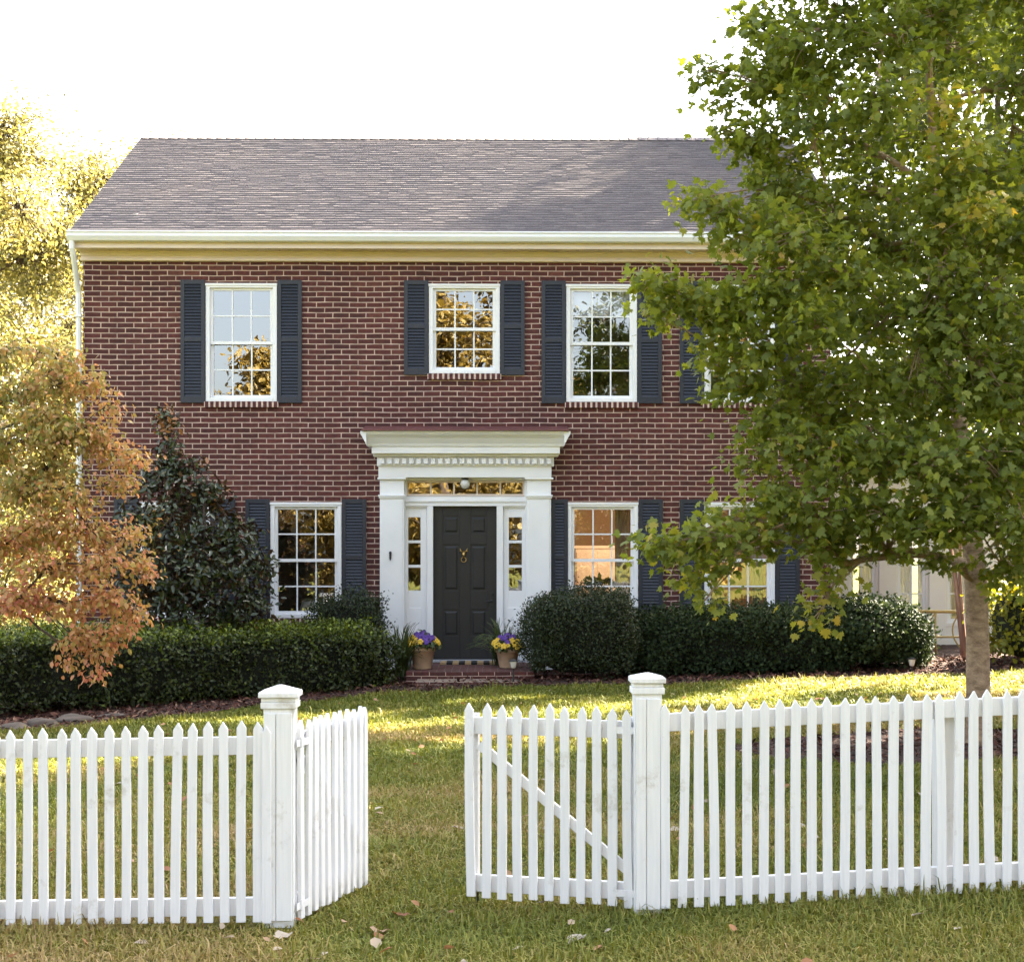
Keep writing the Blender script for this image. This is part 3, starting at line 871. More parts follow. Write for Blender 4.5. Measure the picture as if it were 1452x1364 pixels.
rf.prism_x([(SY-.35, SZ1+.06),(SY-.35, SZ1+.16),(SY+2.1, SZ1+.75),(SY+4.5, SZ1+.16),(SY+4.5, SZ1+.06)], sx0+.01, sx1+.3)
me = rf.mesh('roof', [M['shingle']]); obj_mesh('roof', me, sun)

# ================================================================ THINGS INSIDE, SEEN THROUGH THE GLASS
hp = empty('houseplant', P(850, 836, 22.75), 'dark leafy houseplant standing inside the lit window right of the front door', 'houseplant')
pt = MB(); pt.lathe([(.07,-.14),(.085,0),(.08,0),(.07,-.02)], (0,0,0), 16); pt.build('pot', M['terracotta'], hp)
rng = np.random.default_rng(5); n = 60
C = np.column_stack([rng.normal(0,.10,n), rng.normal(0,.06,n), np.abs(rng.normal(.05,.05,n))]); Tip = C*np.array([1,1,.6])+np.array([0,0,.06])+rng.normal(0,.03,(n,3)); Nn = rng.normal(0,1,(n,3))
leaf_obj('foliage', leaves_arrays(C, Nn, Tip, rng.uniform(.08,.16,n), rng.uniform(0,.6,n), tmpl_oval()), [M['hedgeleaf']], hp)
tbl = empty('side_table', (hp.location.x, 22.75, .15), 'dark side table inside the lit front window, under the houseplant', 'table')
q = MB(); q.box(-.42,.42,-.18,.22,hp.location.z-.14-.15-.035, hp.location.z-.14-.15-.001); q.build('table_top', M['door'], tbl, bevel=.004)
for sx in (-.38,.38):
    for sy in (-.14,.18):
        l = MB(); l.box(sx-.02,sx+.02,sy-.02,sy+.02,0,hp.location.z-.14-.15-.036); l.build('leg', M['door'], tbl)
cab = empty('tall_cabinet', (P(846,0,25.4).x, 25.6, .151), 'tall cream cabinet against the tan dining room wall behind the lit window', 'cabinet')
q = MB(); zc = P(846,778,25.4).z-.15; wc = P(875,0,25.4).x-P(815,0,25.4).x
q.box(-wc/2, wc/2, -.2,.25,0,zc); q.box(-wc/2-.03, wc/2+.03, -.23,.26,zc+.001,zc+.05); q.build('body', M['cream'], cab, bevel=.004)
for s in (-1,1):
    dd = MB(); dd.box(s*wc/4-wc/4+.02, s*wc/4+wc/4-.02, -.222,-.201,.08,zc-.06); dd.build('door', M['cream'], cab, bevel=.004)
lp = empty('table_lamp', P(440, 905, 22.6), 'table lamp with pale grey shade inside the window left of the front door', 'lamp')
q = MB(); q.lathe([(.09,0),(.09,.02),(.03,.05),(.05,.14),(.06,.2),(.02,.26),(.012,.30)], (0,0,0), 16); q.build('base', M['globe'], lp, smooth=True)
q = MB(); q.lathe([(.19,.28),(.12,.54)], (0,0,0), 24); q.f = [t for t in q.f if len(t) == 4]; q.m = [0]*len(q.f); q.build('lamp_shade', M['blind'], lp, smooth=True)
st = empty('console_table', (lp.location.x, 22.6, .10), 'narrow console table under the lamp inside the window left of the door', 'table')
q = MB(); zt_ = lp.location.z-.101; q.box(-.5,.5,-.17,.17,zt_-.04,zt_); q.build('table_top', M['door'], st)
for sx in (-.46,.46):
    for sy in (-.13,.13):
        l = MB(); l.box(sx-.02,sx+.02,sy-.02,sy+.02,0,zt_-.041); l.build('leg', M['door'], st)
# the dining room lamp that lights that window
ld = bpy.data.lights.new('dining_room_lamp', 'POINT'); ld.energy = 8; ld.color = (1,.70,.43); ld.shadow_soft_size = .15
lo = bpy.data.objects.new('dining_room_lamp', ld); COL.objects.link(lo); lo.location = (P(880,0,24).x, 24.0, 2.25)

cm_ = MB(); zc_ = ZF2
for y0, y1, z0 in ((26.08,26.195,zc_-.14),(26.13,26.195,zc_-.62)):
    cm_.box(PX(780)+.005, xm[4]-.005, y0, y1, z0, z0+(.13 if z0 > zc_-.3 else .05))
cm_.build('crown_molding', M['cream'], house)
for i_, (xa_, xb_) in enumerate(((PX(874), PX(896)), (PX(1012), PX(1028)), (PX(1070), PX(1087)))):
    cu = MB(); n_ = 14; fr_ = []
    for k_ in range(n_+1):
        fr_.append((xa_+(xb_-xa_)*k_/n_, WALL_Y+.26+.022*math.sin(k_*1.9)))
    vs_ = [(x_, y_, .35) for x_, y_ in fr_] + [(x_, y_, LO_T+.1) for x_, y_ in fr_]
    cu.add(vs_, [(k_, k_+1, n_+2+k_, n_+1+k_) for k_ in range(n_)])
    cu.build('curtain', M['curtain'], house, smooth=True)
# ================================================================ GROUND
MULCH = [  # ellipses/rects where no grass grows: (x, y, rx, ry)
]
def in_mulch_np(x, y):
    """house bed (front edge wanders) and the ring under the maple."""
    edge = 19.05 + 0.10*np.sin(x*1.9) + 0.06*np.sin(x*4.7+1)
    edge = np.where(x < -1.4, edge - 0.80*np.minimum(-(x+1.4), 3.9), edge)
    edge = np.where(x > 0.3, edge + 0.10, edge)
    edge = np.where(x > 4.6, edge + 0.25, edge)
    bed = (y > edge) & (y < 24.55)
    ring = ((x-3.75)/1.75)**2 + ((y-12.35)/1.15)**2 < 1 + 0.15*np.sin(np.arctan2(y-12.35, x-3.75)*5)
    return bed | ring

def grid_sheet(name, x0, x1, y0, y1, st, mat, mask=None, lift=0.0, kind='structure', bumpy=0.0):
    xs = np.arange(x0, x1+st*.5, st); ys = np.arange(y0, y1+st*.5, st)
    X, Y = np.meshgrid(xs, ys); Z = gz_np(X, Y) + lift
    if bumpy: Z = Z + RNG.normal(0, bumpy, Z.shape)
    V = np.column_stack([X.ravel(), Y.ravel(), Z.ravel()])
    nx = len(xs); i, j = np.meshgrid(np.arange(nx-1), np.arange(len(ys)-1)); a = (j*nx+i).ravel()
    Fq = np.column_stack([a, a+1, a+nx+1, a+nx])
    if mask is not None:
        c = V[Fq].mean(axis=1); Fq = Fq[mask(c[:,0], c[:,1])]
    o = obj_mesh(name, np_mesh(name, V, [Fq], [mat], smooth=True))
    return tag(o, kind=kind)

def far_ground():
    xs = np.unique(np.concatenate([np.linspace(-300,-12,20), np.arange(-12,12.1,.3), np.linspace(12,300,20)]))
    ys = np.unique(np.concatenate([np.linspace(-200,2,16), np.arange(2,26,.3), np.linspace(26,400,20)]))
    X, Y = np.meshgrid(xs, ys); Z = gz_np(X, Y)
    V = np.column_stack([X.ravel(), Y.ravel(), Z.ravel()]); nx = len(xs)
    i, j = np.meshgrid(np.arange(nx-1), np.arange(len(ys)-1)); a = (j*nx+i).ravel()
    Fq = np.column_stack([a, a+1, a+nx+1, a+nx])
    return tag(obj_mesh('ground', np_mesh('ground', V, [Fq], [M['lawn']], smooth=True)), kind='structure')
far_ground()
grid_sheet('mulch_bed', -9, 9.5, 10.8, 24.6, .09, M['mulch'], in_mulch_np, 0.012, 'structure', 0.008)

# loose bark chips on the beds
n = 60000
x = RNG.uniform(-6, 8, n); y = RNG.uniform(10.8, 22, n); k = in_mulch_np(x, y); x, y = x[k], y[k]; n = len(x)
C = np.column_stack([x, y, gz_np(x,y)+RNG.uniform(.012,.035,n)])
M['chips'] = m_leaf('bark_chip', [(0.0,(.035,.017,.013)),(0.5,(.095,.042,.032)),(0.85,(.17,.085,.062)),(1.0,(.26,.17,.12))], 0.9, 0.0, spec=.1)
o = leaf_obj('mulch_chips', leaves_arrays(C, np.column_stack([RNG.normal(0,.5,n),RNG.normal(0,.5,n),np.ones(n)]), RNG.normal(0,1,(n,3)), RNG.uniform(.03,.10,n), RNG.uniform(0,1,n), tmpl_quad(), .6), [M['chips']], None)
tag(o, kind='stuff')

# ---- grass blades
def value_noise(x, y, sc, seed):
    r = np.random.default_rng(seed); G = r.uniform(0,1,(64,64))
    u, v = x*sc+100, y*sc+100; i, j = np.floor(u).astype(int), np.floor(v).astype(int); fu, fv = u-i, v-j
    fu, fv = fu*fu*(3-2*fu), fv*fv*(3-2*fv); i0, j0, i1, j1 = i%64, j%64, (i+1)%64, (j+1)%64
    return (G[i0,j0]*(1-fu)+G[i1,j0]*fu)*(1-fv) + (G[i0,j1]*(1-fu)+G[i1,j1]*fu)*fv

def grass():
    xs, ys = [], []
    edges = np.arange(4.6, 21.6, .5)
    for y0 in edges:
        w = .42*(y0+.5) + 2.6
        dens = 8000*(7/(y0))**1.25
        n = int(dens*2*w*.5)
        xs.append(RNG.uniform(-w, w, n)); ys.append(RNG.uniform(y0, y0+.5, n))
    x = np.concatenate(xs); y = np.concatenate(ys)
    nn = value_noise(x,y,.9,1)*.5 + value_noise(x,y,2.3,2)*.3 + value_noise(x,y,6.0,3)*.2
    keep = ~in_mulch_np(x, y) & ~((np.abs(x+.55) < .95) & (y > 19.5)) & (RNG.uniform(0,1,len(x)) < .55 + 1.1*(.75-nn))
    x, y, nn = x[keep], y[keep], nn[keep]; n = len(x)
    # tufts: pull blades toward tuft centres, longer at fence feet
    near = np.clip((y-5.6)/14, 0, 1)
    h = RNG.gamma(4, 1/4, n)*(.016 + .020*value_noise(x,y,1.7,9))*(1+.35*near)
    fence = (np.abs(y-7.08) < .14); h = np.where(fence, h*1.1, h)
    wd = .0032*(1+1.7*near)
    ang = RNG.uniform(0, 2*np.pi, n); lean = np.abs(RNG.normal(0,1.15,n))
    dx, dy = np.cos(ang), np.sin(ang)
    z = gz_np(x,y) - .002
    b0 = np.column_stack([x-dy*wd, y+dx*wd, z]); b1 = np.column_stack([x+dy*wd, y-dx*wd, z])
    mid = np.column_stack([x+dx*h*lean*.35, y+dy*h*lean*.35, z+h*.62]); 
    ml = mid + np.column_stack([-dy*wd*.8, dx*wd*.8, 0*z]); mr = mid + np.column_stack([dy*wd*.8, -dx*wd*.8, 0*z])
    tp = np.column_stack([x+dx*h*lean, y+dy*h*lean, z+h*np.clip(1.05-.35*lean,.35,1)])
    V = np.stack([b0,b1,mr,ml,tp],axis=1).reshape(-1,3)
    a = np.arange(n)*5
    f4 = np.column_stack([a,a+1,a+2,a+3]); f3 = np.column_stack([a+3,a+2,a+4])
    dry = value_noise(x,y,.55,21)*.55 + value_noise(x,y,1.9,22)*.45
    front = np.clip((9.5-y)/4, 0, 1)*.09
    t = np.clip((dry-.5)*1.1 + .39 + front + RNG.normal(0,.17,n), 0, 1)
    o = obj_mesh('grass', np_mesh('grass', V, [f4,f3], [M['grass']], np.repeat(t,5)))
    tag(o, kind='stuff')
grass()

# ================================================================ PICKET FENCES
PK_W, PK_T = .0425, .019
def picket_mesh(h, seed):
    r = random.Random(seed); b = MB(); w = PK_W*r.uniform(.95,1.05)
    n = 5; bow = r.uniform(-.004,.004)
    prof_l, prof_r = [], []
    for i in range(n+1):
        z = (h-.035)*i/n; o = bow*math.sin(math.pi*i/n) + r.uniform(-.0008,.0008)
        prof_l.append((-w/2+o, z)); prof_r.append((w/2+o, z))
    tip = [(r.uniform(-.003,.003), h)]
    b.prism_y(prof_r + tip + prof_l[::-1], -PK_T/2, PK_T/2)
    return b
PKM = [picket_mesh(.905 + .004*(i%3), 40+i) for i in range(7)]
PKM = [b.mesh('picket', [M['fence']]) for b in PKM]
prnd = random.Random(77)
def add_picket(parent, x, y, z, rz=0.0, lean=None, hs=1.0, mesh=None):
    o = bpy.data.objects.new('picket', mesh or prnd.choice(PKM)); link(o, parent)
    o.location = (x, y, z); o.rotation_euler = (prnd.uniform(-.006,.006), prnd.gauss(0,.0045) if lean is None else lean, rz); o.scale = (1,1,hs)
    add_bevel(o, .002, 1)
    return o
FY = 7.1
def rail(parent, p0, p1, h=.082, t=.034, mat='fence'):
    """board between two points given at its lower edge centre."""
    p0, p1 = Vector(p0), Vector(p1); d = p1-p0; L = math.hypot(d.x, d.y); ang = math.atan2(d.y, d.x)
    b = MB(); n = 6
    prof = [(L*i/n, d.z*i/n) for i in range(n+1)]
    b.prism_y(prof + [(x, z+h) for x, z in prof[::-1]], -t/2, t/2)
    o = b.build('rail', M[mat], parent, bevel=.003); o.location = p0; o.rotation_euler = (0,0,ang)
    return o

def gate_post(parent, pxl, pxr, y, pybot, pytop, pycapb, capl, capr):
    a, c = P(pxl,0,y).x, P(pxr,0,y).x; w = c-a; x = (a+c)/2
    z0 = P((pxl+pxr)/2, pybot, y).z; zc = P(0,pycapb,y).z; z1 = P(0,pytop,y).z; cw = P(capr,0,y).x-P(capl,0,y).x
    b = MB(); r = w/2
    b.box(x-r, x+r, y, y+w, z0-.05, zc)
    fl = MB()
    b.box(x-r+.028, x+r-.028, y-.006, y-.0005, z0+.0, zc-.05)        # applied face board
    o = b.build('post', M['post'], parent, bevel=.004)
    s_ = x-r+.028+(2*r-.056)*.36
    for f0, f1 in ((x-r+.006, s_-.0022), (s_+.0022, x+r-.008)):
        fb_ = MB(); fb_.box(f0, f1, y-.013, y-.0005, z0+.004, zc-.05); fb_.build('face_board', M['post'], o, bevel=.002)
    k = MB(); yc = y+w/2; h = cw/2
    k.box(x-r-.012, x+r+.012, yc-r-.012, yc+r+.012, zc-.03, zc+.0)
    k.box(x-h+.012, x+h-.012, yc-h+.012, yc+h-.012, zc+.0005, zc+.020)
    k.box(x-h, x+h, yc-h, yc+h, zc+.0205, zc+.044)
    k.add([(x-h,yc-h,zc+.0445),(x+h,yc-h,zc+.0445),(x+h,yc+h,zc+.0445),(x-h,yc+h,zc+.0445),(x-.008,yc,z1),(x+.008,yc,z1)],
          [(0,1,5,4),(1,2,5),(2,3,4,5),(3,0,4),(3,2,1,0)])
    k.build('cap', M['post'], o, bevel=.004)
    return x, z0

# left run
lf = empty('picket_fence', P(396,1306,FY), 'white picket fence left of the gateway, running out of the left edge', 'fence')
lf.location = (0,0,0)
def line_y(px, a, b):      # py along a run, given as two (px,py)
    return a[1] + (b[1]-a[1])*(px-a[0])/(b[0]-a[0])
gate_post(lf, 373.5, 416.5, FY, 1306, 972.5, 996, 365.5, 422)
px = 365.0
while px > -560:
    yb = line_y(px, (12,1312), (365,1308)); w = P(px, yb, FY-.02)
    zt = P(px, line_y(px, (12,1034), (360,1022)), FY-.02).z
    add_picket(lf, w.x, FY-.005, w.z, hs=(zt-w.z)/.909)
    px -= 23.4 + prnd.uniform(-.4,.4)
w = P(378, 1309, FY-.02); add_picket(lf, w.x, FY-.012, w.z, lean=0.0, hs=.985)
for pa, pb in (((-570,1083),(372,1069)), ((-570,1310),(372,1297))):
    a, c = P(pa[0],pa[1],FY+.02), P(pb[0],pb[1],FY+.02); a.y = c.y = FY+.024; rail(lf, a, c)
a = P(-120,1312,FY); q = MB(); q.box(a.x-.05,a.x+.05,FY+.045,FY+.145,-.1,.86); q.build('post', M['post'], lf, bevel=.004)

# right run
rf_ = empty('picket_fence', (0,0,0), 'white picket fence right of the gateway, passing in front of the maple trunk', 'fence')
gate_post(rf_, 900, 938.5, FY, 1290, 955.5, 976, 893.5, 943)
px, i = 944.5, 0
LEANS = {1: .016, 3: -.016, 16: .012, 18: .012, 20: -.018}
while px < 2010:
    yb = line_y(px, (944,1289), (1440,1263)); w = P(px, yb, FY-.02)
    zt = P(px, line_y(px, (944,999), (1440,977)), FY-.02).z
    add_picket(rf_, w.x, FY-.005, w.z, lean=LEANS.get(i), hs=(zt-w.z)/.909)
    px += 23.0 + prnd.uniform(-.7,.7); i += 1
for pa, pb in (((938,1037),(2015,985)), ((938,1274),(2015,1217))):
    a, c = P(pa[0],pa[1],FY+.02), P(pb[0],pb[1],FY+.02); a.y = c.y = FY+.024; rail(rf_, a, c)
a = P(1345,1265,FY); q = MB(); q.box(a.x-.042,a.x+.042,FY+.043,FY+.125,a.z-.05,P(0,1017,FY).z); q.build('post', M['post'], rf_, bevel=.004)

# left gate leaf, swung away on its hinges
def gate(name_label, hinge, ang, length, n, ztop0, zbot0, sag, brace, rod=False):
    g = empty('gate', hinge, name_label, 'gate', 'pair of open picket gates', rz=ang)
    L = length
    for z in (zbot0+.03, ztop0-.145):
        b = MB(); b.box(.0, L, .012, .044, z, z+.08); b.build('rail', M['fence'], g, bevel=.003)
    for i in range(n):
        x = .025 + (L-.05)*i/(n-1)
        add_picket(g, x, -.001, zbot0+prnd.uniform(-.006,.006)-sag*x/L, hs=(ztop0-zbot0)/.909)
    b = MB(); b.box(.004, .046, .045, .085, zbot0+.02, ztop0-.05); b.build('stile', M['fence'], g, bevel=.003)
    b = MB(); b.box(L-.046, L-.004, .045, .085, zbot0+.02, ztop0-.05); b.build('stile', M['fence'], g, bevel=.003)
    # diagonal brace
    if brace:
        x0, z0, x1, z1 = brace
        d = Vector((x1-x0,0,z1-z0)); nrm = Vector((-d.z,0,d.x)).normalized()*.022
        pr = [(x0-nrm.x,z0-nrm.z),(x1-nrm.x,z1-nrm.z),(x1+nrm.x,z1+nrm.z),(x0+nrm.x,z0+nrm.z)]
        b = MB(); b.prism_y(pr, .011, .036); b.build('brace', M['fence'], g, bevel=.002)
    for z in (zbot0+.06, ztop0-.11):
        b = MB(); b.box(-.05, .10, -.013, -.010, z-.012, z+.02); b.tube([(-.008,-.016,z-.02),(-.008,-.016,z+.03)], .006, 8); b.build('hinge', M['fence'], g)
    if rod:
        b = MB(); b.tube([(L-.03,.10,zbot0+.30),(L-.03,.10,zbot0-.075)], .006, 8); b.build('drop_rod', M['iron'], g)
    return g
h = P(424, 1303, FY+.06)
# free end: px 520 at the distance where the leaf looks 0.876 as tall
e1 = P(520, 1255, FY/.89)
ang = math.atan2(e1.y-h.y, e1.x-h.x); L = math.hypot(e1.x-h.x, e1.y-h.y)
g1 = gate('white picket gate leaf on the left post, swung inward almost edge-on', (h.x, h.y, 0), ang, L, 11, P(424,1020,FY+.05).z, P(424,1303,FY+.05).z, .012, (L*.06,P(424,1075,FY).z,L*.94,P(424,1250,FY).z))
h = P(899, 1286, FY+.07)
e1 = P(661, 1283, FY/.962)
ang = math.atan2(e1.y-h.y, e1.x-h.x); L = math.hypot(e1.x-h.x, e1.y-h.y)
# this leaf runs to the left of its hinge, so its street face is the other side: mirror the local y
g2 = gate('white picket gate leaf on the right post, ajar with diagonal brace showing', (h.x, h.y, 0), ang, L, 11, P(899,1003,FY+.07).z, P(899,1286,FY+.07).z, -.005, (.02, P(893,1243,FY).z, L-.06, P(690,1066,FY).z), True)
g2.scale = (1,-1,1)

# ================================================================ STOOP, MAT, POTS, PATH LIGHTS
stoop = empty('brick_stoop', (PX(665), 21, 0), 'low red brick stoop with two shallow steps below the black front door', 'steps')
stoop.location = (0,0,0)
q = MB(); q.box(P(577,0,20.3).x, P(757,0,20.3).x, 20.0, 21.83, -.2, .185); q.m = [1,0,1,1,1,1]; q.build('platform', [M['paver'], M['paverside']], stoop, bevel=.010)
q = MB(); q.box(P(590,0,19.7).x, P(735,0,19.7).x, 19.45, 19.999, -.2, .095); q.m = [1,0,1,1,1,1]; q.build('step', [M['flag'], M['paverside']], stoop, bevel=.010)
dm = empty('doormat', (PX(662), 21.55, .187), 'black doormat with tan stripes lying before the black front door', 'doormat')
q = MB(); x0, x1 = P(624,0,21.3).x-dm.location.x, P(703,0,21.3).x-dm.location.x
n = 9
for i in range(n):
    a = x0 + (x1-x0)*i/n; c = x0 + (x1-x0)*(i+1)/n
    q.box(a, c-.001, -.24, .24, 0, .022, 1 if i % 2 == 0 else 0)
q.build('pile', [M['matblack'], M['mattan']], dm)

def strap_plant(n, R, H, seed, w=.022):
    r = np.random.default_rng(seed); V, Fq, T = [], [], []
    for i in range(n):
        a = r.uniform(0,2*np.pi); rr = R*r.uniform(.3,1); hh = H*r.uniform(.6,1.1); k = 6; b = len(V); t = r.uniform(0,1)
        bx, by = r.normal(0,.04,2)
        for s in range(k):
            u = s/(k-1); x = bx+math.cos(a)*rr*u**1.3; y = by+math.sin(a)*rr*u**1.3; z = hh*(1.5*u - .85*u*u*(1.2 if rr > .6*R else .8)); ww = w*(1-u)**.6*(.5+.5*min(1,u*4))
            V += [(x-math.sin(a)*ww, y+math.cos(a)*ww, z),(x+math.sin(a)*ww, y-math.cos(a)*ww, z+.004)]; T += [t,t]
        Fq += [(b+2*s,b+2*s+1,b+2*s+3,b+2*s+2) for s in range(k-1)]
    return np_mesh('foliage', np.array(V), [np.array(Fq)], [M['fern']], np.array(T))

def flower(b, c, nrm, r, m):
    nrm = Vector(nrm).normalized(); u = nrm.orthogonal().normalized(); w = nrm.cross(u)
    i0 = len(b.v)
    for k in range(5):
        a = 2*math.pi*k/5; d = u*math.cos(a)+w*math.sin(a); s = -u*math.sin(a)+w*math.cos(a); c_ = Vector(c)
        b.add([c_, c_+d*r*.55+s*r*.42+nrm*.006, c_+d*r*1.0+s*r*.25-nrm*.004, c_+d*r*1.0-s*r*.25-nrm*.004, c_+d*r*.55-s*r*.42+nrm*.006], [(0,1,2,3,4)], m)
def pansy_pot(px, py, y, diam, h, label, seed, purple):
    p = P(px, py, y); t = empty('potted_pansies', (p.x, y, .187), label, 'flower pot')
    q = MB(); r = diam/2
    q.lathe([(r*.66,0),(r*.70,.01),(r*.93,h*.78),(r*1.0,h*.79),(r*1.03,h*.84),(r*1.03,h*.97),(r*1.0,h),(r*.92,h),(r*.90,h*.9)], (0,0,0), 28)
    for k in range(3): pass
    q.build('pot', M['terracotta'], t, smooth=True)
    s = MB(); s.lathe([(r*.9,h*.88),(r*.5,h*.93),(.001,h*.95)], (0,0,0), 20); s.build('soil', M['soil'], t)
    rg = np.random.default_rng(seed); n = 420
    a = rg.uniform(0,2*np.pi,n); rr = r*1.4*np.sqrt(rg.uniform(0,1,n)); C = np.column_stack([rr*np.cos(a), rr*np.sin(a), h + rg.uniform(-.03,.20,n)*(1.1-rr/(r*1.4))])
    leaf_obj('foliage', leaves_arrays(C, np.column_stack([C[:,0]*2,C[:,1]*2,np.ones(n)*.3])+rg.normal(0,.3,(n,3)), rg.normal(0,1,(n,3)), rg.uniform(.04,.08,n), rg.uniform(0,1,n), tmpl_oval()), [M['fern']], t)
    for m, cnt, name in ((0,28,'purple_flower'),(1,38,'yellow_flower')):
        k = 0
        while k < cnt:
            a = rg.uniform(0,2*np.pi); rr = r*1.42*math.sqrt(rg.uniform(0,1)); x, y_ = rr*math.cos(a), rr*math.sin(a)
            inp = ((x-purple[0])/(r*.75))**2 + ((y_-purple[1])/(r*1.2))**2 < 1
            if inp != (m == 0): continue
            z = h + .02 + .15*max(0, 1-(rr/(r*1.45))**2) + rg.uniform(-.02,.02)
            b = MB(); flower(b, (x,y_,z), (x*3, y_*3-.5, .55), rg.uniform(.034,.050), 0); k += 1
            b.build(name, M['purple' if m == 0 else 'yellow'], t)
    return t
pansy_pot(599, 948, 20.5, .34, .30, 'clay pot of purple and yellow pansies left of the front door', 1, (.03,-.02))
pansy_pot(720, 946, 20.7, .32, .26, 'shaded clay pot of yellow pansies beside the round boxwood, right of the door', 2, (-.02,.02))
# strap-leaved plants behind the pots
for px, y, R, H, nn_, lab in ((570, 20.35, .42, .80, 190, 'light green strap-leaved plant behind the left pansy pot'), (712, 21.15, .50, .74, 170, 'dark arching strap-leaved plant behind the right pansy pot')):
    t = empty('strap_leaf_plant', (P(px,0,y).x, y, .10 if px < 600 else .18), lab, 'plant')
    obj_mesh('foliage', strap_plant(nn_, R, H, px, .014), t)
    q = MB()
    for i in range(5): q.tube([(.02*math.cos(i*1.3),.02*math.sin(i*1.3),-.05),(.03*math.cos(i*1.3),.03*math.sin(i*1.3),.12)], .008, 6)
    q.build('stem', M['fern'], t)

def path_light(px, py, y, label):
    p = P(px, py, y); t = empty('path_light', (p.x, y, gz(p.x,y)+.01), label, 'path light', 'low garden lights in the mulch')
    h = P(px, py, y).z - t.location.z
    b = MB(); b.tube([(0,0,-.08),(0,0,h-.09)], .011, 8); b.build('stake', M['iron'], t)
    b = MB(); b.lathe([(.024,h-.09),(.030,h-.085),(.044,h-.015),(.044,h-.006)], (0,0,0), 16); b.build('lantern', M['globe'], t, smooth=True)
    b = MB(); b.lathe([(.062,h-.005),(.055,h+.006),(.02,h+.022),(.004,h+.03)], (0,0,0), 16); b.build('cap', M['iron'], t, smooth=True)
path_light(728, 937, 19.5, 'small black path light in mulch beside the stoop')
path_light(1293, 934, 19.9, 'small white-lantern path light in mulch beside the right-hand hedge')

# gilded metal railing by the sunroom
ry = 22.9
rl = empty('metal_railing', (0,0,0), 'gold-painted curved metal railing in front of the cream sunroom', 'railing')
xa, xb = P(1272,0,ry).x, P(1362,0,ry).x; zt = P(1315,867,ry).z; zm = P(1315,903,ry).z; zb = gz(xb,ry)+.02
def rtube(name, pts, r=.014): 
    b = MB(); b.tube(pts, r, 8); return b.build(name, M['railgold'], rl, smooth=True)
M['railgold'] = m_plain('gold_painted_iron', (.42,.31,.10), 0.45, 0.1, 20, 0.1)
rtube('top_rail', [(xa-.3,ry,zt),(xb+.05,ry,zt)], .024); rtube('lower_rail', [(xa,ry,zm),(xb,ry,zm)], .016)
for x in (xa-.28, (xa+xb)/2+.1, xb+.03): rtube('post', [(x,ry,zb-.1),(x,ry,zt)], .018)
for x, s in ((xa+.25,1),((xa+xb)/2-.02,1),(xb-.12,1)):
    rtube('scroll', [(x+s*(.14*(2*u-1)**2-.10)+.1, ry, zb+.04+(zt-zb-.04)*u) for u in [i/12 for i in range(13)]], .012)

# edging stones by the left bed
for i, (px, py, sc, lab) in enumerate([(22,1012,.20,'rounded grey edging stone at the far left end of the hedge bed'), (62,1018,.24,'broad flat grey edging stone under the hedge, second from the left edge'), (104,1022,.27,'largest pale edging stone under the orange branches'), (160,1008,.15,'small pale stone lying in the mulch below the hedge')]):
    yy = 16.4 + .35*i
    p = P(px, py, yy); b = MB()
    import bmesh
    bm = bmesh.new(); bmesh.ops.create_icosphere(bm, subdivisions=3, radius=1); r_ = random.Random(i)
    ph = [r_.uniform(0,6) for _ in range(6)]
    for v in bm.verts:
        c = v.co; k = 1 + .16*math.sin(3*c.x+ph[0])*math.cos(2.5*c.y+ph[1]) + .10*math.sin(5*c.z+ph[2]+2*c.x)
        v.co = Vector((c.x*k*sc, c.y*k*sc*.7, max(-.3,c.z)*k*sc*.34))
    me = bpy.data.meshes.new('edging_stone'); bm.to_mesh(me); bm.free(); me.materials.append(M['stone']); me.polygons.foreach_set('use_smooth',[True]*len(me.polygons))
    o = obj_mesh('edging_stone', me); o.location = (p.x, yy, gz(p.x,yy)+.005); o.rotation_euler = (0,0,r_.uniform(0,3))
    tag(o, lab, 'stone', 'edging stones of the left bed')
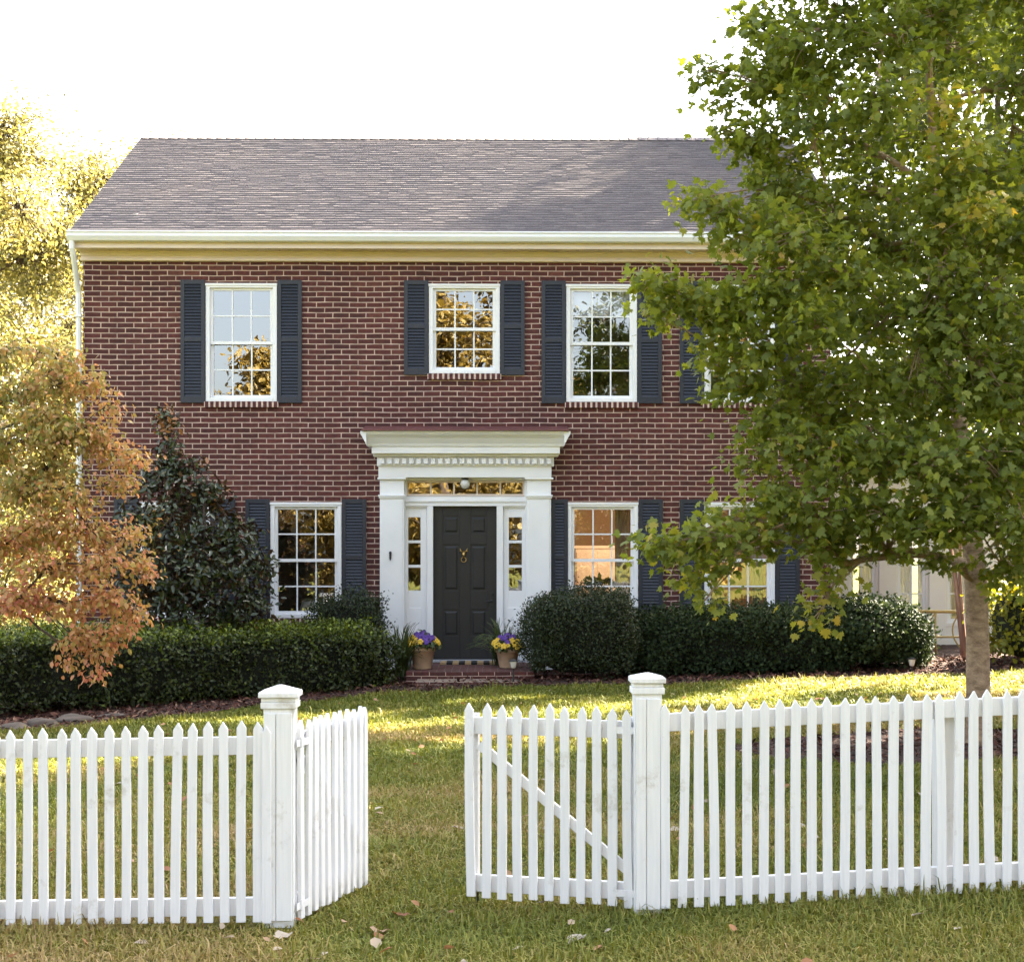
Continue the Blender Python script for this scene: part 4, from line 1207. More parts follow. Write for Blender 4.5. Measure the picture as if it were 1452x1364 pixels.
# ================================================================ TREES
def crown_and_trunk(root, lumps, limbs_from, tmpl, mat, barkmat, lsize, clusters, per, crad, seed, up=.6, out=.5, droop=.35, twig_r=.008, fork=None, squash=1.0, limb_r=.010, trunk_pts=None, trunk_r=None, tintsd=.16, twig_n=5):
    """lumps: list of (Vector centre, r, tint[, vertical squash]) in the root's local space."""
    r = np.random.default_rng(seed); rd = random.Random(seed)
    tb = MB()
    if trunk_pts: tb.tube(trunk_pts, trunk_r, 14)
    Cs, Ns, Ts, Sz, Tn = [], [], [], [], []
    # limbs branch: each lump hangs from the trunk or from a nearer lump's limb
    att = [limbs_from(lp[0]) for lp in lumps]
    dist = [(lp[0]-a[0]).length for lp, a in zip(lumps, att)]
    order = sorted(range(len(lumps)), key=lambda i: dist[i]); par = {}; done = []
    for i in order:
        c = lumps[i][0]; best, bc = None, dist[i]
        for j in done:
            cj = lumps[j][0]
            if dist[j] > dist[i]*.85: continue
            src = lumps[par[j]][0] if par[j] is not None else att[j][0]
            if (c-cj).dot(cj-src) < .15*(c-cj).length*(cj-src).length: continue
            q = (c-cj).length*1.05 + .06
            if q < bc: best, bc = j, q
        par[i] = best; done.append(i)
    desc = {i: 0 for i in order}
    for i in reversed(order):
        if par[i] is not None: desc[par[i]] += 1 + desc[i]
    for li, lp in enumerate(lumps):
        c, rad, tint = lp[0], lp[1], lp[2]; vs = lp[3] if len(lp) > 3 else .8
        src = lumps[par[li]][0] if par[li] is not None else att[li][0]
        L = (c-src).length
        mid = (src+c)/2 + Vector((rd.uniform(-.06,.06)*L, rd.uniform(-.06,.06)*L, .10*L))
        pts = bez(src, mid, c, 7)
        for i_ in range(1,6): pts[i_] = pts[i_] + Vector((rd.gauss(0,.012*L),rd.gauss(0,.012*L),rd.gauss(0,.010*L)))
        r0 = limb_r*math.sqrt(1+desc[li]); r1 = limb_r*max(.45, .95*math.sqrt(desc[li]))
        r0 = min(r0, att[li][1]*.75); r1 = min(r1, r0)
        tb.tube(pts, [r0+(r1-r0)*i/6 for i in range(7)], 6, caps=False)
        k = max(3, int(clusters*(rad/.5)**1.6))
        for j in range(k):
            d = Vector((rd.gauss(0,1),rd.gauss(0,1),rd.gauss(0,1))).normalized(); q = rad*(rd.random()**.45)*rd.uniform(.8,1.12)
            p = c + Vector((d.x*q, d.y*q, d.z*q*vs))
            if j % 2 == 0:
                m_ = (c+p)/2 + Vector((0,0,rd.uniform(-.02,.08)*rad))
                s_ = pts[rd.choice((3,4,5,6))]
                tb.tube(bez(s_, m_, p, 4), [twig_r*1.4, twig_r*1.1, twig_r*.8, twig_r*.4], twig_n, caps=False)
            n = max(2, int(per*rd.uniform(.6,1.4)))
            C = np.array(p)[None] + r.normal(0, crad, (n,3))*np.array([1,1,.75])
            o = unit(C - np.array(c)[None])
            Cs.append(C); Ns.append(up*np.array([[0,0,1.]]) + out*o + r.normal(0,.55,(n,3)))
            Ts.append(o*.6 + np.array([[0,0,-droop]]) + r.normal(0,.5,(n,3)))
            Sz.append(lsize*r.uniform(.65,1.2,n)); Tn.append(np.clip(tint + r.normal(0,.05) + r.normal(0,tintsd,n), 0, 1))
    tb.build('trunk', barkmat, root, smooth=True)
    arr = leaves_arrays(np.concatenate(Cs), np.concatenate(Ns), np.concatenate(Ts), np.concatenate(Sz), np.concatenate(Tn), tmpl, squash)
    leaf_obj('crown', arr, [mat], root)

# ---- the maple on the lawn, right
MY = 12.3
b = P(1389, 1086, MY); base = Vector((b.x, MY, gz(b.x, MY)))
maple = empty('maple_tree', base, 'large green maple on the lawn, its branches covering the right end of the house', 'tree')
mp = lambda px, py, y=MY: P(px, py, y) - base
s12 = F/MY
tp = [mp(1389,1092), mp(1388,1060), mp(1387,980), mp(1386,900), mp(1384,830), mp(1378,760), mp(1365,640), mp(1345,480), mp(1330,300), mp(1318,120), mp(1315,-60), mp(1318,-260)]
tr = [24/s12, 19.5/s12, 16.8/s12, 16/s12, 16/s12, 14/s12, 11.5/s12, 9/s12, 7/s12, 5/s12, 3.5/s12, 2/s12]
def maple_from(c):
    # attach lower than the lump along the leader
    hor = math.hypot(c.x, c.y); z = max(1.32, min(5.6, c.z - .45*hor))
    for a, d, ra, rb in zip(tp[:-1], tp[1:], tr[:-1], tr[1:]):
        if a.z <= z <= d.z:
            t = (z-a.z)/(d.z-a.z); return (a.lerp(d, t), ra+(rb-ra)*t)
    return (tp[-2], tr[-2])
LP = [ # px, py, y, r px, tint
 (915,400,11.6,34,.48),(960,425,11.7,46,.45),(1005,440,11.6,48,.42),(930,450,11.9,24,.45),
 (985,285,11.7,26,.52),(1020,300,11.6,48,.50),(1060,330,11.5,58,.45),(1100,270,11.8,62,.42),
 (1005,100,12.0,24,.35),(1000,150,12.1,18,.35),(1030,180,12.1,22,.36),
 (1080,40,12.0,52,.34),(1075,120,11.9,58,.38),(1065,200,11.9,52,.42),(1130,70,11.6,66,.36),(1150,160,11.4,62,.34),
 (1190,20,11.8,80,.34),(1260,60,11.4,80,.36),(1330,20,11.6,80,.34),(1240,150,11.0,60,.36),(1310,190,12.6,60,.30),
 (1350,150,10.9,34,.78),(1355,215,10.8,44,.62),(1330,260,11.2,60,.42),(1400,240,11.4,66,.40),(1440,130,12.4,70,.30),
 (1120,345,11.1,66,.46),(1180,300,11.6,66,.36),(1240,270,12.8,62,.26),(1190,380,11.0,70,.40),(1260,350,12.0,80,.30),(1320,350,11.2,60,.42),(1390,300,10.7,36,.70),(1380,370,11.2,70,.38),(1450,330,11.2,70,.36),
 (1050,440,11.5,58,.42),(1100,420,11.2,66,.40),(1090,490,11.3,60,.40),(1020,500,11.7,44,.42),(1040,550,11.6,44,.40),(1150,460,10.9,56,.42),
 (1210,460,12.6,60,.26),(1270,450,11.2,70,.36),(1340,450,11.0,70,.36),(1420,440,10.9,80,.34),
 (1130,540,11.6,56,.32),(1180,560,12.3,50,.26),(1240,540,11.2,66,.34),(1310,550,11.0,70,.32),(1390,540,10.9,80,.32),(1460,540,11,80,.3),
 (1080,600,11.4,48,.40),(1130,630,11.2,56,.40),(1065,655,11.3,26,.44),(1190,650,11.0,60,.38),(1250,630,11.0,66,.34),(1320,650,10.8,70,.34),(1400,640,10.8,76,.33),(1465,660,11,76,.3),
 (1100,700,11.2,42,.44),(1050,735,11.1,46,.48),(1000,760,11.0,44,.50),(950,775,11.0,38,.52),(925,770,11.0,20,.52),(975,820,11.1,28,.50),(1030,795,11.1,34,.48),(1090,770,11.2,34,.44),
 (1150,730,11.0,56,.42),(1200,740,11.3,50,.38),(1170,775,11.2,36,.42),(1255,725,10.9,56,.38),(1300,745,10.8,46,.38),(1350,720,10.8,60,.36),(1410,740,10.8,60,.38),(1460,760,10.9,60,.36),(1260,780,11.4,26,.40),(1200,800,11.4,20,.44),(1330,790,11.6,24,.38),(1420,800,11.2,34,.40),(1455,810,11.6,30,.40),
 (1175,830,11.2,16,.62),(1166,855,11.2,17,.64),(1158,878,11.2,15,.66),(1000,850,11.1,10,.5),
 (1150,-60,11.8,80,.34),(1260,-60,11.8,100,.34),(1400,-40,12,100,.32),(1500,20,12.2,100,.3),(1220,-180,12.2,100,.34),(1340,-180,12.3,120,.34),(1480,-120,12.3,110,.32),(1300,-300,12.3,90,.34),
 (1540,200,12.2,100,.3),(1560,360,12.2,110,.3),(1550,520,12.2,100,.32),(1540,660,12,90,.34),(1530,770,12,60,.36),(1640,300,12.4,100,.32),(1650,480,12.4,100,.32),
 (1335,395,10.9,56,.36),(1355,290,11.0,40,.40),(1345,480,10.8,40,.36),(1120,110,12.2,60,.34),(1160,110,12.4,60,.32),(1200,200,12.6,60,.30),(1110,230,12.2,50,.36),(1195,520,12,46,.34),(1200,590,11.9,44,.34),(1165,600,12,36,.36),(1250,200,14,100,.28),(1350,320,14.2,110,.26),(1200,420,14,90,.28),(1450,250,14.2,110,.28),(1300,520,14.2,110,.26),(1420,560,14.2,110,.28),(1240,640,13.8,90,.30),(1360,680,13.8,90,.30),(1480,680,13.6,90,.30),(1350,60,14,110,.28),(1150,300,13.4,70,.30),(1120,560,13,50,.30),
]
lumps = [(mp(px,py,y), r*y/F, t, .72) for px,py,y,r,t in LP]
crown_and_trunk(maple, lumps, maple_from, tmpl_maple(), M['maple'], M['barkgrey'], .066, 60, 13, .082, 21, up=.6, out=.3, droop=.6, twig_r=.0045, limb_r=.0085, trunk_pts=tp, trunk_r=tr)

# ---- the turning dogwood, left
DY = 16.0
base = Vector((P(-70,0,DY).x, DY, gz(P(-70,0,DY).x, DY)))
dog = empty('dogwood_tree', base, 'small dogwood with orange and yellow autumn leaves hanging over the left hedge', 'tree')
dp = lambda px, py, y=DY: P(px,py,y) - base
tp2 = [Vector((0,0,-.1)), Vector((.02,0,.5)), Vector((.10,.05,1.2)), Vector((.2,.05,2.0)), Vector((.3,.0,2.8)), Vector((.35,0,3.6))]
tr2 = [.10,.085,.07,.055,.035,.015]
def dog_from(c):
    z = max(.6, min(3.3, c.z - .25*math.hypot(c.x,c.y)))
    for a, d, ra, rb in zip(tp2[:-1], tp2[1:], tr2[:-1], tr2[1:]):
        if a.z <= z <= d.z: t = (z-a.z)/(d.z-a.z); return (a.lerp(d,t), ra+(rb-ra)*t)
    return (tp2[-1], .02)
LD = [(90,520,16.2,40,.25),(60,590,15.9,50,.24),(130,610,15.9,34,.34),(70,660,15.7,50,.28),(20,560,16.2,56,.22),(80,545,16,44,.28),(125,545,15.8,30,.40),(150,575,15.8,17,.45),(40,620,15.8,60,.22),(100,620,15.7,50,.26),(160,640,15.8,36,.45),(190,650,15.7,22,.50),(165,685,15.7,26,.42),
 (-20,640,16,60,.25),(30,690,15.6,60,.30),(100,700,15.5,50,.34),(60,745,15.4,56,.44),(120,750,15.4,46,.46),(170,760,15.5,34,.46),(195,800,15.5,24,.50),(205,815,15.5,14,.55),(10,770,15.5,60,.50),(80,800,15.3,52,.52),(140,805,15.3,42,.50),
 (30,845,15.3,42,.66),(95,855,15.3,42,.58),(150,850,15.3,36,.55),(190,865,15.4,24,.52),(10,860,15.5,34,.70),(110,905,15.2,30,.58),(140,925,15.2,18,.62),(155,895,15.3,26,.54),(100,930,15.3,14,.6),(130,950,15.2,12,.70),(165,910,15.3,12,.66),
 (-60,560,16.3,70,.25),(-80,700,16,70,.40),(-70,830,15.8,60,.60),(0,500,16.5,40,.22),(60,500,16.4,28,.25),(-120,620,16.5,80,.3),(-140,760,16.3,80,.45)]
lumps = [(dp(px,py,y), r*y/F*.95, t, .60) for px,py,y,r,t in LD]
crown_and_trunk(dog, lumps, dog_from, tmpl_oval(), M['dogwood'], M['barkdark'], .064, 56, 19, .075, 31, up=.35, out=.4, droop=1.1, twig_r=.004, trunk_pts=tp2, trunk_r=tr2, tintsd=.17, limb_r=.007)

# ---- the young magnolia between the dogwood and the left window
GY = 20.4
base = Vector((P(283,0,GY).x, GY, gz(P(283,0,GY).x, GY)))
mag = empty('magnolia_tree', base, 'dark glossy young magnolia standing before the left ground-floor windows', 'tree')
gp = lambda px, py, y=GY: P(px,py,y) - base
tp3 = [Vector((0,0,-.1)), Vector((0,0,.8)), gp(268,760), gp(252,690), gp(240,640), gp(235,585)]
tr3 = [.06,.05,.04,.03,.02,.01]
def mag_from(c):
    z = max(.3, min(2.9, c.z - .15*math.hypot(c.x,c.y)))
    for a, d, ra, rb in zip(tp3[:-1], tp3[1:], tr3[:-1], tr3[1:]):
        if a.z <= z <= d.z: t = (z-a.z)/(d.z-a.z); return (a.lerp(d,t), ra+(rb-ra)*t)
    return (tp3[-2], .015)
LG = [(235,590,20.4,16,.86),(237,605,20.4,17,.80),(240,632,20.4,16,.55),(236,660,20.3,26,.35),(262,668,20.3,20,.45),(276,655,20.3,12,.80),(220,690,20.2,32,.4),(255,705,20,36,.35),(290,700,20.1,28,.42),(305,712,20.2,16,.75),(325,740,20.1,16,.6),(200,735,20,38,.42),(240,755,19.8,44,.35),(290,755,19.8,42,.35),(330,770,19.9,34,.35),(355,755,20.2,16,.55),
 (190,790,19.8,38,.42),(235,815,19.6,48,.40),(290,815,19.6,48,.32),(340,815,19.8,40,.32),(372,810,20,20,.5),(378,795,20,10,.6),(185,845,19.8,38,.45),(230,865,19.6,44,.42),(285,870,19.6,48,.32),(340,870,19.7,44,.32),(365,850,19.9,26,.35),(165,800,20.1,24,.5),(270,720,20.8,40,.3),(300,800,20.9,60,.3),(240,840,20.9,60,.3)]
lumps = [(gp(px,py,y), r*y/F, min(1,t*1.08) if t > .7 else t*.9, .85) for px,py,y,r,t in LG]
crown_and_trunk(mag, lumps, mag_from, tmpl_oval(), M['magnolia'], M['barkdark'], .098, 58, 11, .065, 41, up=.35, out=.9, droop=-.25, twig_r=.006, trunk_pts=tp3, trunk_r=tr3, tintsd=.20, squash=.8)

# ---- generic full-size trees
def big_tree(name, label, x, y, H, R, tint, mat, bark, seed, leaf=.16, clusters=9, per=9, n=46, low=.22, group=None, cat='tree', tw=.30, tmpl=None, crad=.24, up=.5):
    base = Vector((x, y, gz(x,y)))
    t = empty(name, base, label, cat, group)
    rd = random.Random(seed)
    k = 7
    tp = [Vector((rd.gauss(0,.03*H*.2*i/k), rd.gauss(0,.03*H*.2*i/k), H*.92*i/k - .1)) for i in range(k+1)]
    tr = [tw*(1-.9*i/k)*(1.25 if i == 0 else 1) for i in range(k+1)]
    def frm(c):
        z = max(H*low*.7, min(H*.85, c.z - .55*math.hypot(c.x,c.y)))
        for a, d, ra, rb in zip(tp[:-1], tp[1:], tr[:-1], tr[1:]):
            if a.z <= z <= d.z: u = (z-a.z)/(d.z-a.z); return (a.lerp(d,u), ra+(rb-ra)*u)
        return (tp[-2], tr[-2])
    lumps = []
    for i in range(n):
        u = rd.random(); z = H*(low + (1-low)*u); prof = math.sin(math.pi*min(1,(.12+.86*u)))**.7
        a = rd.uniform(0, 2*math.pi); q = R*prof*math.sqrt(rd.random())
        lumps.append((Vector((q*math.cos(a), q*math.sin(a), z)), R*rd.uniform(.22,.36), tint + rd.gauss(0,.10), .75))
    crown_and_trunk(t, lumps, frm, tmpl or tmpl_oval(), mat, bark, leaf, clusters, per, crad, seed, up=up, out=.5, droop=.4, twig_r=.010, trunk_pts=tp, trunk_r=tr, limb_r=tw*.09, twig_n=4)
    return t

# sunlit yellow trees behind the left corner of the house
def at(px, y): return P(px, 0, y).x
big_tree('yellow_tree', 'tall sunlit yellow-green tree behind the dogwood at the left edge', at(-15,33), 33, 11.0, 3.6, .40, M['bgleaf'], M['barkdark'], 51, n=54, low=.08, leaf=.105, clusters=20, per=12, group='sunlit trees behind the left side of the house')
big_tree('yellow_tree', 'sunlit yellow tree close to the left corner of the house', at(125,38), 38, 11.6, 3.2, .50, M['bgleaf'], M['barkdark'], 52, n=48, low=.08, leaf=.11, clusters=19, per=12, group='sunlit trees behind the left side of the house')
big_tree('yellow_tree', 'rear yellow tree rising behind the left slope of the roof', at(215,48), 48, 14.4, 3.4, .58, M['bgleaf'], M['barkdark'], 53, n=44, low=.15, leaf=.12, clusters=16, per=12, group='sunlit trees behind the left side of the house')
big_tree('yellow_tree', 'pale yellow tree farthest back at the left edge', at(50,52), 52, 12.0, 5.0, .62, M['bgleaf'], M['barkdark'], 54, n=44, low=.05, leaf=.22, group='sunlit trees behind the left side of the house')
# tall trees behind the right end: they shade the right of the roof and the lawn
big_tree('shade_tree', 'tall narrow tree just behind the sunroom at the upper right', 11.2, 28.9, 22, 3.1, .40, M['bgdark'], M['barkdark'], 61, n=120, low=.16, leaf=.24, clusters=12, per=11, group='tall shade trees at the right')
big_tree('shade_tree', 'dark tree farthest back, its top behind the upper right of the maple', at(1415,44), 44, 19, 4.2, .35, M['bgdark'], M['barkdark'], 66, n=70, low=.10, leaf=.22, clusters=9, per=9, group='tall shade trees at the right')
# shade trees to the right of the frame, whose shadow lies over the lawn
SHADE = [(14.15,22.6,26,3.1,62),(18.5,20.5,26,4.0,63),(15.5,17.5,22,4.0,64),(11.5,12.5,10,3.4,65)]
for i, (x, y, H, R, sd) in enumerate(SHADE):
    big_tree('shade_tree', ['tall green tree right of the sunroom, nearest the house', 'tall green tree far right of the sunroom', 'broad green tree right of the maple', 'green tree nearest the street right of the maple'][i], x, y, H, R, .42, M['bgdark'], M['barkdark'], sd, n=95, low=.14, leaf=.28, clusters=10, per=10, group='tall shade trees at the right')
# golden trees across the street: what the front windows mirror
GOLD = [(-8.9,-17,9.9,2.2,.50),(-6.5,-19,11.5,3.2,.60),(-1.8,-16,16.5,4.2,.50),(8.5,-18,12.0,3.6,.55),(-14,-18,9.6,3.4,.5),(14,-19,12,3.8,.5),(-4.6,-24,16.0,3.8,.4),(2.5,-26,9.5,3.2,.6)]
GL = ['leftmost','second from left','tallest, opposite the front door','second from right','farthest left','farthest right','rear left','rear centre']
for i, (x, y, H, R, t) in enumerate(GOLD):
    big_tree('golden_tree', f'golden autumn tree across the street mirrored in the windows, {GL[i]}', x, y, H, R, t, M['golden'], M['barkdark'], 70+i, n=130 if H > 15 else 64, low=.06, leaf=.26, clusters=7, per=8, group='golden trees across the street')
big_tree('evergreen_tree', 'dark evergreen across the street mirrored in the third upper window', 4.2, -15.5, 11.2, 1.9, .4, M['spruce'], M['barkdark'], 90, n=46, low=.06, leaf=.22, clusters=8, per=9)

# peeling-bark tree beside the maple trunk
CY_ = 21.6
bx = P(1368, 0, CY_).x; base = Vector((bx, CY_, gz(bx,CY_)))
cm = empty('crape_myrtle', base, 'slender tree with peeling reddish bark just left of the maple trunk', 'tree')
cp = lambda px, py, y=CY_: P(px,py,y) - base
tb_ = MB()
for pts, r0 in (([cp(1370,968),cp(1366,920),cp(1360,870),cp(1355,820),cp(1345,760),cp(1330,690)], .045), ([cp(1371,968),cp(1369,930),cp(1364,870),cp(1361,815),cp(1362,750),cp(1375,680)], .035)):
    tb_.tube(pts, [r0*(1-.12*i) for i in range(len(pts))], 10)
tb_.build('trunk', M['barkred'], cm, smooth=True)
LCM = [(Vector((rd_.gauss(0,.45), rd_.gauss(0,.35), rd_.uniform(2.5,3.6))), .34, .4, .8) for rd_ in [random.Random(i) for i in range(14)]]
n0 = cp(1345,760)
r0_ = np.random.default_rng(8)
crown_and_trunk(cm, LCM, lambda c: (n0, .03), tmpl_oval(), M['bgdark'], M['barkred'], .08, 18, 9, .10, 101, twig_r=.005)
# fold that second trunk mesh's limbs into a named part
for ch in cm.children:
    if ch.name.startswith('trunk') and len(ch.data.vertices) > 400: ch.name = 'branches'

# ================================================================ HEDGES AND SHRUBS
def superbox(cx, cy, cz, hx, hy, hz, n, rng, e=4.0):
    """points and normals on a rounded box."""
    d = rng.normal(0,1,(n*2,3)); d[:,2] = np.where(d[:,2] < -.75*np.abs(d[:,:2]).max(axis=1), -d[:,2], d[:,2])
    # area-weighted sampling over the box faces
    A = np.array([hy*hz, hy*hz, hx*hz, hx*hz, hx*hy]); f = rng.choice(5, n, p=A/A.sum()); u = rng.uniform(-1,1,(n,2))
    p = np.zeros((n,3))
    for k, (ax, s) in enumerate(((0,1),(0,-1),(1,1),(1,-1),(2,1))):
        m = f == k; o = [i for i in range(3) if i != ax]; p[m,ax] = s; p[m,o[0]] = u[m,0]; p[m,o[1]] = u[m,1]
    nr = (np.sum(np.abs(p)**e, axis=1))**(1/e); p = p/nr[:,None]
    nn = unit(np.sign(p)*np.abs(p)**(e-1)/np.array([hx,hy,hz]))
    return p*np.array([hx,hy,hz]) + np.array([cx,cy,cz]), nn

def shrub(name, label, cat, loc, rz, hx, hy, h, mat, leaf, n, seed, e=4.0, tmpl=None, rough=.06, wav=.05, wavsc=2.4, top_tint=None, tint=.45, squash=1.0, depth=.10, group=None, core=.86):
    t = empty(name, (loc[0], loc[1], gz(loc[0],loc[1])-.02), label, cat, group, rz)
    rng = np.random.default_rng(seed)
    pos, nn = superbox(0,0,h/2-.05*0, hx, hy, h/2, n, rng, e)
    ph = rng.uniform(0,6,8)
    def wave(p):
        return wav*(np.sin(p[:,0]*wavsc+ph[0])*np.cos(p[:,2]*wavsc*1.3+ph[1]) + .6*np.sin(p[:,0]*wavsc*2.3+p[:,1]*2+ph[2]) + .5*np.sin(p[:,2]*wavsc*2.7+p[:,0]*1.7+ph[3])*np.cos(p[:,1]*wavsc*2+ph[4]))
    w = wave(pos)
    dd = w + rng.normal(0, rough, n) - np.abs(rng.normal(0, depth, n))
    # clumps of shoots standing proud, hollows between them
    cl = value_noise(pos[:,0]*1.0+pos[:,1]*.7, pos[:,2]+pos[:,1]*.5, 5.5, seed+3) - .5
    dd = dd + cl*.16*(leaf/.04)**.5
    C = pos + nn*dd[:,None]
    k = C[:,2] > .01; C, nn2, cl2 = C[k], nn[k], cl[k]; n2 = len(C)
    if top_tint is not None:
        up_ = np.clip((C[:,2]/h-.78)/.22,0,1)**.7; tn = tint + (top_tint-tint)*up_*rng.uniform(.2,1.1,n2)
    else: tn = np.full(n2, tint)
    tn = np.clip(tn + rng.normal(0,.18,n2), 0, 1)
    arr = leaves_arrays(C, nn2*.5+rng.normal(0,.6,(n2,3))+np.array([0,0,.25]), nn2*.7+rng.normal(0,.5,(n2,3))+np.array([0,0,.5]), leaf*rng.uniform(.6,1.3,n2), tn, tmpl or tmpl_oval(), squash)
    leaf_obj('foliage', arr, [mat], t)
    # twiggy core
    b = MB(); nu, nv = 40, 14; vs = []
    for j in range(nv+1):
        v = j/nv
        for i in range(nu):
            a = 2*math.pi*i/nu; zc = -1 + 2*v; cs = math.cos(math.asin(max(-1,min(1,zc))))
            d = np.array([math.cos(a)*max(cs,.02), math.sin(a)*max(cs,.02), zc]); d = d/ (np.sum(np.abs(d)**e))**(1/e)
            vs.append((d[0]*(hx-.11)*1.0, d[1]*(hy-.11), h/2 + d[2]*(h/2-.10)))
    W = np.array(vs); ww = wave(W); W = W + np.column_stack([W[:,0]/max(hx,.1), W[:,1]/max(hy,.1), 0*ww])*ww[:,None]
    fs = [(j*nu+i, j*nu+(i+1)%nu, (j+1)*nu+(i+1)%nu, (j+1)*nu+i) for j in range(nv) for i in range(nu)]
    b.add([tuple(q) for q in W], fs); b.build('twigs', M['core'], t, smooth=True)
    st = MB(); r = random.Random(seed)
    for i in range(max(3,int(hx*5))):
        x = r.uniform(-hx*.8,hx*.8); y = r.uniform(-hy*.6,hy*.6); st.tube([(x,y,-.05),(x+r.uniform(-.05,.05),y+r.uniform(-.05,.05),.35)], [.015,.010], 5)
    st.build('stem', M['barkdark'], t)
    return t

# long clipped hedge on the left, running slightly away from the camera
a, c = P(-140,0,17.4), P(568,0,19.75); a.z = c.z = 0
v = c - a; L = v.length; rz = math.atan2(v.y, v.x); nrm = Vector((-math.sin(rz), math.cos(rz), 0)); hy = .85
ctr = (a+c)/2 + nrm*hy
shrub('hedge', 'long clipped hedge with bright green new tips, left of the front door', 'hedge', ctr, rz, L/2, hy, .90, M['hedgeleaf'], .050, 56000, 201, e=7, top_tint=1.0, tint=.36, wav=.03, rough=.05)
shrub('round_shrub', 'small dark rounded shrub between the long hedge and the front door', 'shrub', (P(494,0,21.0).x,21.0), 0, .54, .5, 1.27, M['yewleaf'], .034, 15000, 202, e=2.6, tint=.5)
shrub('boxwood', 'large round dark boxwood right of the front door', 'shrub', (P(826,0,20.3).x,20.3), 0, .76, .72, 1.17, M['yewleaf'], .034, 34000, 203, e=2.7, tint=.45, rough=.05)
a, c = P(885,0,20.75), P(1190,0,20.75)
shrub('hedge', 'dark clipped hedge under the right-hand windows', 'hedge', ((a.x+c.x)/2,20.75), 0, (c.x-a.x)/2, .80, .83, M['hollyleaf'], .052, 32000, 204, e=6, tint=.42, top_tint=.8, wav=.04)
shrub('round_shrub', 'broad rounded dark shrub at the right end of the hedge, before the sunroom', 'shrub', (P(1238,0,20.7).x,20.7), 0, .64, .75, .82, M['hollyleaf'], .055, 20000, 205, e=3.0, tint=.5, wav=.06)
shrub('yellow_shrub', 'yellow-green leafy shrub right of the maple trunk', 'shrub', (P(1456,0,20.2).x,20.2), 0, .42, .45, 1.2, M['shrubleaf'], .085, 3600, 206, e=2.4, tint=.5, wav=.09, rough=.12, depth=.2)
shrub('yellow_shrub', 'tall leafy shrub behind the right end of the railing', 'shrub', (P(1530,0,21.5).x,21.5), 0, .8, .6, 2.0, M['shrubleaf'], .09, 5000, 207, e=2.4, tint=.4, wav=.10, rough=.12, depth=.2)

# ================================================================ FALLEN LEAVES
def dry_leaf_mesh(seed, sz, tint):
    r = random.Random(seed); n = 12; V = [(0,.45,.03)]; 
    for i in range(n):
        a = 2*math.pi*i/n; rad = .5*(1+.25*math.cos(5*a)+r.uniform(-.08,.08)); x, y = rad*math.sin(a), .5+rad*math.cos(a)
        V.append((x, y, .10*math.sin(3*a+r.random()*6)+.22*abs(x)+.06))
    V = np.array(V)*sz
    f = np.array([(0,1+i,1+(i+1)%n) for i in range(n)])
    return np_mesh('fallen_leaf', V, [f], [M['dryleaf']], np.full(len(V), tint))
BIG = [(645,1166,9.9,.10,.80,'curled pale grey-tan leaf on the grass left of the ajar gate leaf'),
 (828,1322,6.75,.085,1.0,'near-white curled leaf on the grass below the right fence run'),
 (845,1342,6.65,.075,.45,'pink-orange fallen leaf in the foreground grass'),
 (657,1360,6.45,.08,.9,'pale leaf at the bottom edge of the lawn'),
 (575,1285,7.35,.075,.05,'dark red-brown leaf on the grass in the gateway'),
 (530,1306,7.05,.085,.6,'tan leaf lying beside the left gate leaf'),
 (395,1314,6.95,.085,.95,'pale leaf at the foot of the left gate post'),
 (742,1334,6.7,.045,.95,'tiny white leaf in the foreground grass below the ajar gate leaf'),
 (1137,1281,7.0,.06,.95,'pale leaf fallen under the right fence run'),
 (1345,1279,6.95,.06,.9,'pale leaf below the warped pickets of the right fence')]
for i, (px, py, y, sz, t, lab) in enumerate(BIG):
    y = F*1.62/(py-HY); p = P(px, py, y)
    o = obj_mesh('fallen_leaf', dry_leaf_mesh(i, sz, t)); o.location = (p.x, y, gz(p.x,y)+.02); o.rotation_euler = (random.uniform(-.3,.3), random.uniform(-.3,.3), random.uniform(0,6))
    tag(o, lab, 'leaf', 'larger leaves fallen on the lawn')
n = 420
y = 6 + 13.5*RNG.uniform(0,1,n)**1.1; x = RNG.uniform(-1,1,n)*(.40*y+.8); k = ~in_mulch_np(x,y); x, y = x[k], y[k]; n = len(x)
C = np.column_stack([x,y,gz_np(x,y)+RNG.uniform(.02,.045,n)])
o = leaf_obj('fallen_leaves', leaves_arrays(C, np.column_stack([RNG.normal(0,.4,n),RNG.normal(0,.4,n),np.ones(n)]), RNG.normal(0,1,(n,3)), RNG.uniform(.03,.075,n), RNG.beta(1.2,1.2,n), tmpl_oval(), 1.3), [M['dryleaf']], None)
tag(o, kind='stuff')

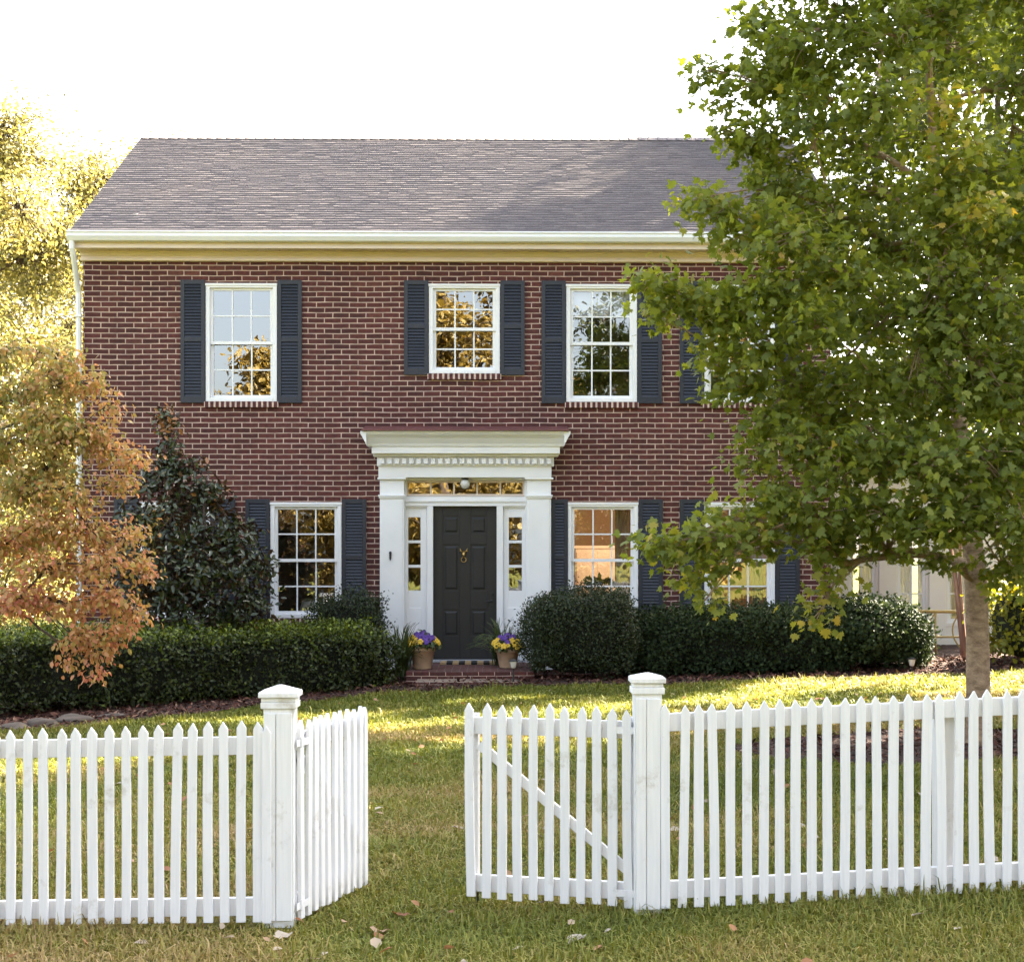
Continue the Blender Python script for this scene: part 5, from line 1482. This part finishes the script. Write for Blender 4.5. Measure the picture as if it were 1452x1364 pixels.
# ================================================================ LIGHT, SKY, CAMERA
SUN_EL, SUN_AZ = math.radians(40), math.atan2(.78, .62)      # azimuth from +Y towards +X
sv = Vector((math.sin(SUN_AZ)*math.cos(SUN_EL), math.cos(SUN_AZ)*math.cos(SUN_EL), math.sin(SUN_EL)))
sl = bpy.data.lights.new('sun', 'SUN'); sl.energy = 4.6; sl.angle = math.radians(0.6); sl.color = (1,.88,.70)
so = bpy.data.objects.new('sun', sl); COL.objects.link(so); so.rotation_euler = sv.to_track_quat('Z','Y').to_euler()
w = bpy.data.worlds.new('World'); S.world = w; w.use_nodes = True
nt = w.node_tree; bg = nt.nodes['Background']
sk = nt.nodes.new('ShaderNodeTexSky'); sk.sky_type = 'NISHITA'; sk.sun_disc = False
sk.sun_elevation = SUN_EL; sk.sun_rotation = SUN_AZ; sk.air_density = 1.0; sk.dust_density = 4.0; sk.ozone_density = 0.6; sk.altitude = 50
hs = nt.nodes.new('ShaderNodeHueSaturation'); hs.inputs['Saturation'].default_value = 0.6
nt.links.new(sk.outputs[0], hs.inputs['Color'])
wm = nt.nodes.new('ShaderNodeMix'); wm.data_type = 'RGBA'; wm.blend_type = 'MULTIPLY'; wm.inputs[0].default_value = 1.0; wm.inputs[7].default_value = (1.0,.985,.955,1)
nt.links.new(hs.outputs[0], wm.inputs[6]); nt.links.new(wm.outputs[2], bg.inputs[0]); bg.inputs[1].default_value = 0.05

cam = bpy.data.cameras.new('camera'); co = bpy.data.objects.new('camera', cam); COL.objects.link(co)
cam.sensor_fit = 'HORIZONTAL'; cam.sensor_width = 36; cam.lens = 36*F/1452
cam.shift_y = (HY-682)/1452
co.location = (0,0,CZ); co.rotation_euler = (math.pi/2, 0, -TH)
cam.clip_end = 2000; cam.clip_start = .05
S.camera = co
S.view_settings.view_transform = 'Standard'; S.view_settings.look = 'None'; S.view_settings.gamma = 1.0
S.view_settings.exposure = 4.15
c = S.cycles
c.max_bounces = 7; c.diffuse_bounces = 3; c.glossy_bounces = 3; c.transmission_bounces = 4; c.transparent_max_bounces = 8
c.use_denoising = True; c.sample_clamp_indirect = 6.0; c.caustics_reflective = False; c.caustics_refractive = False
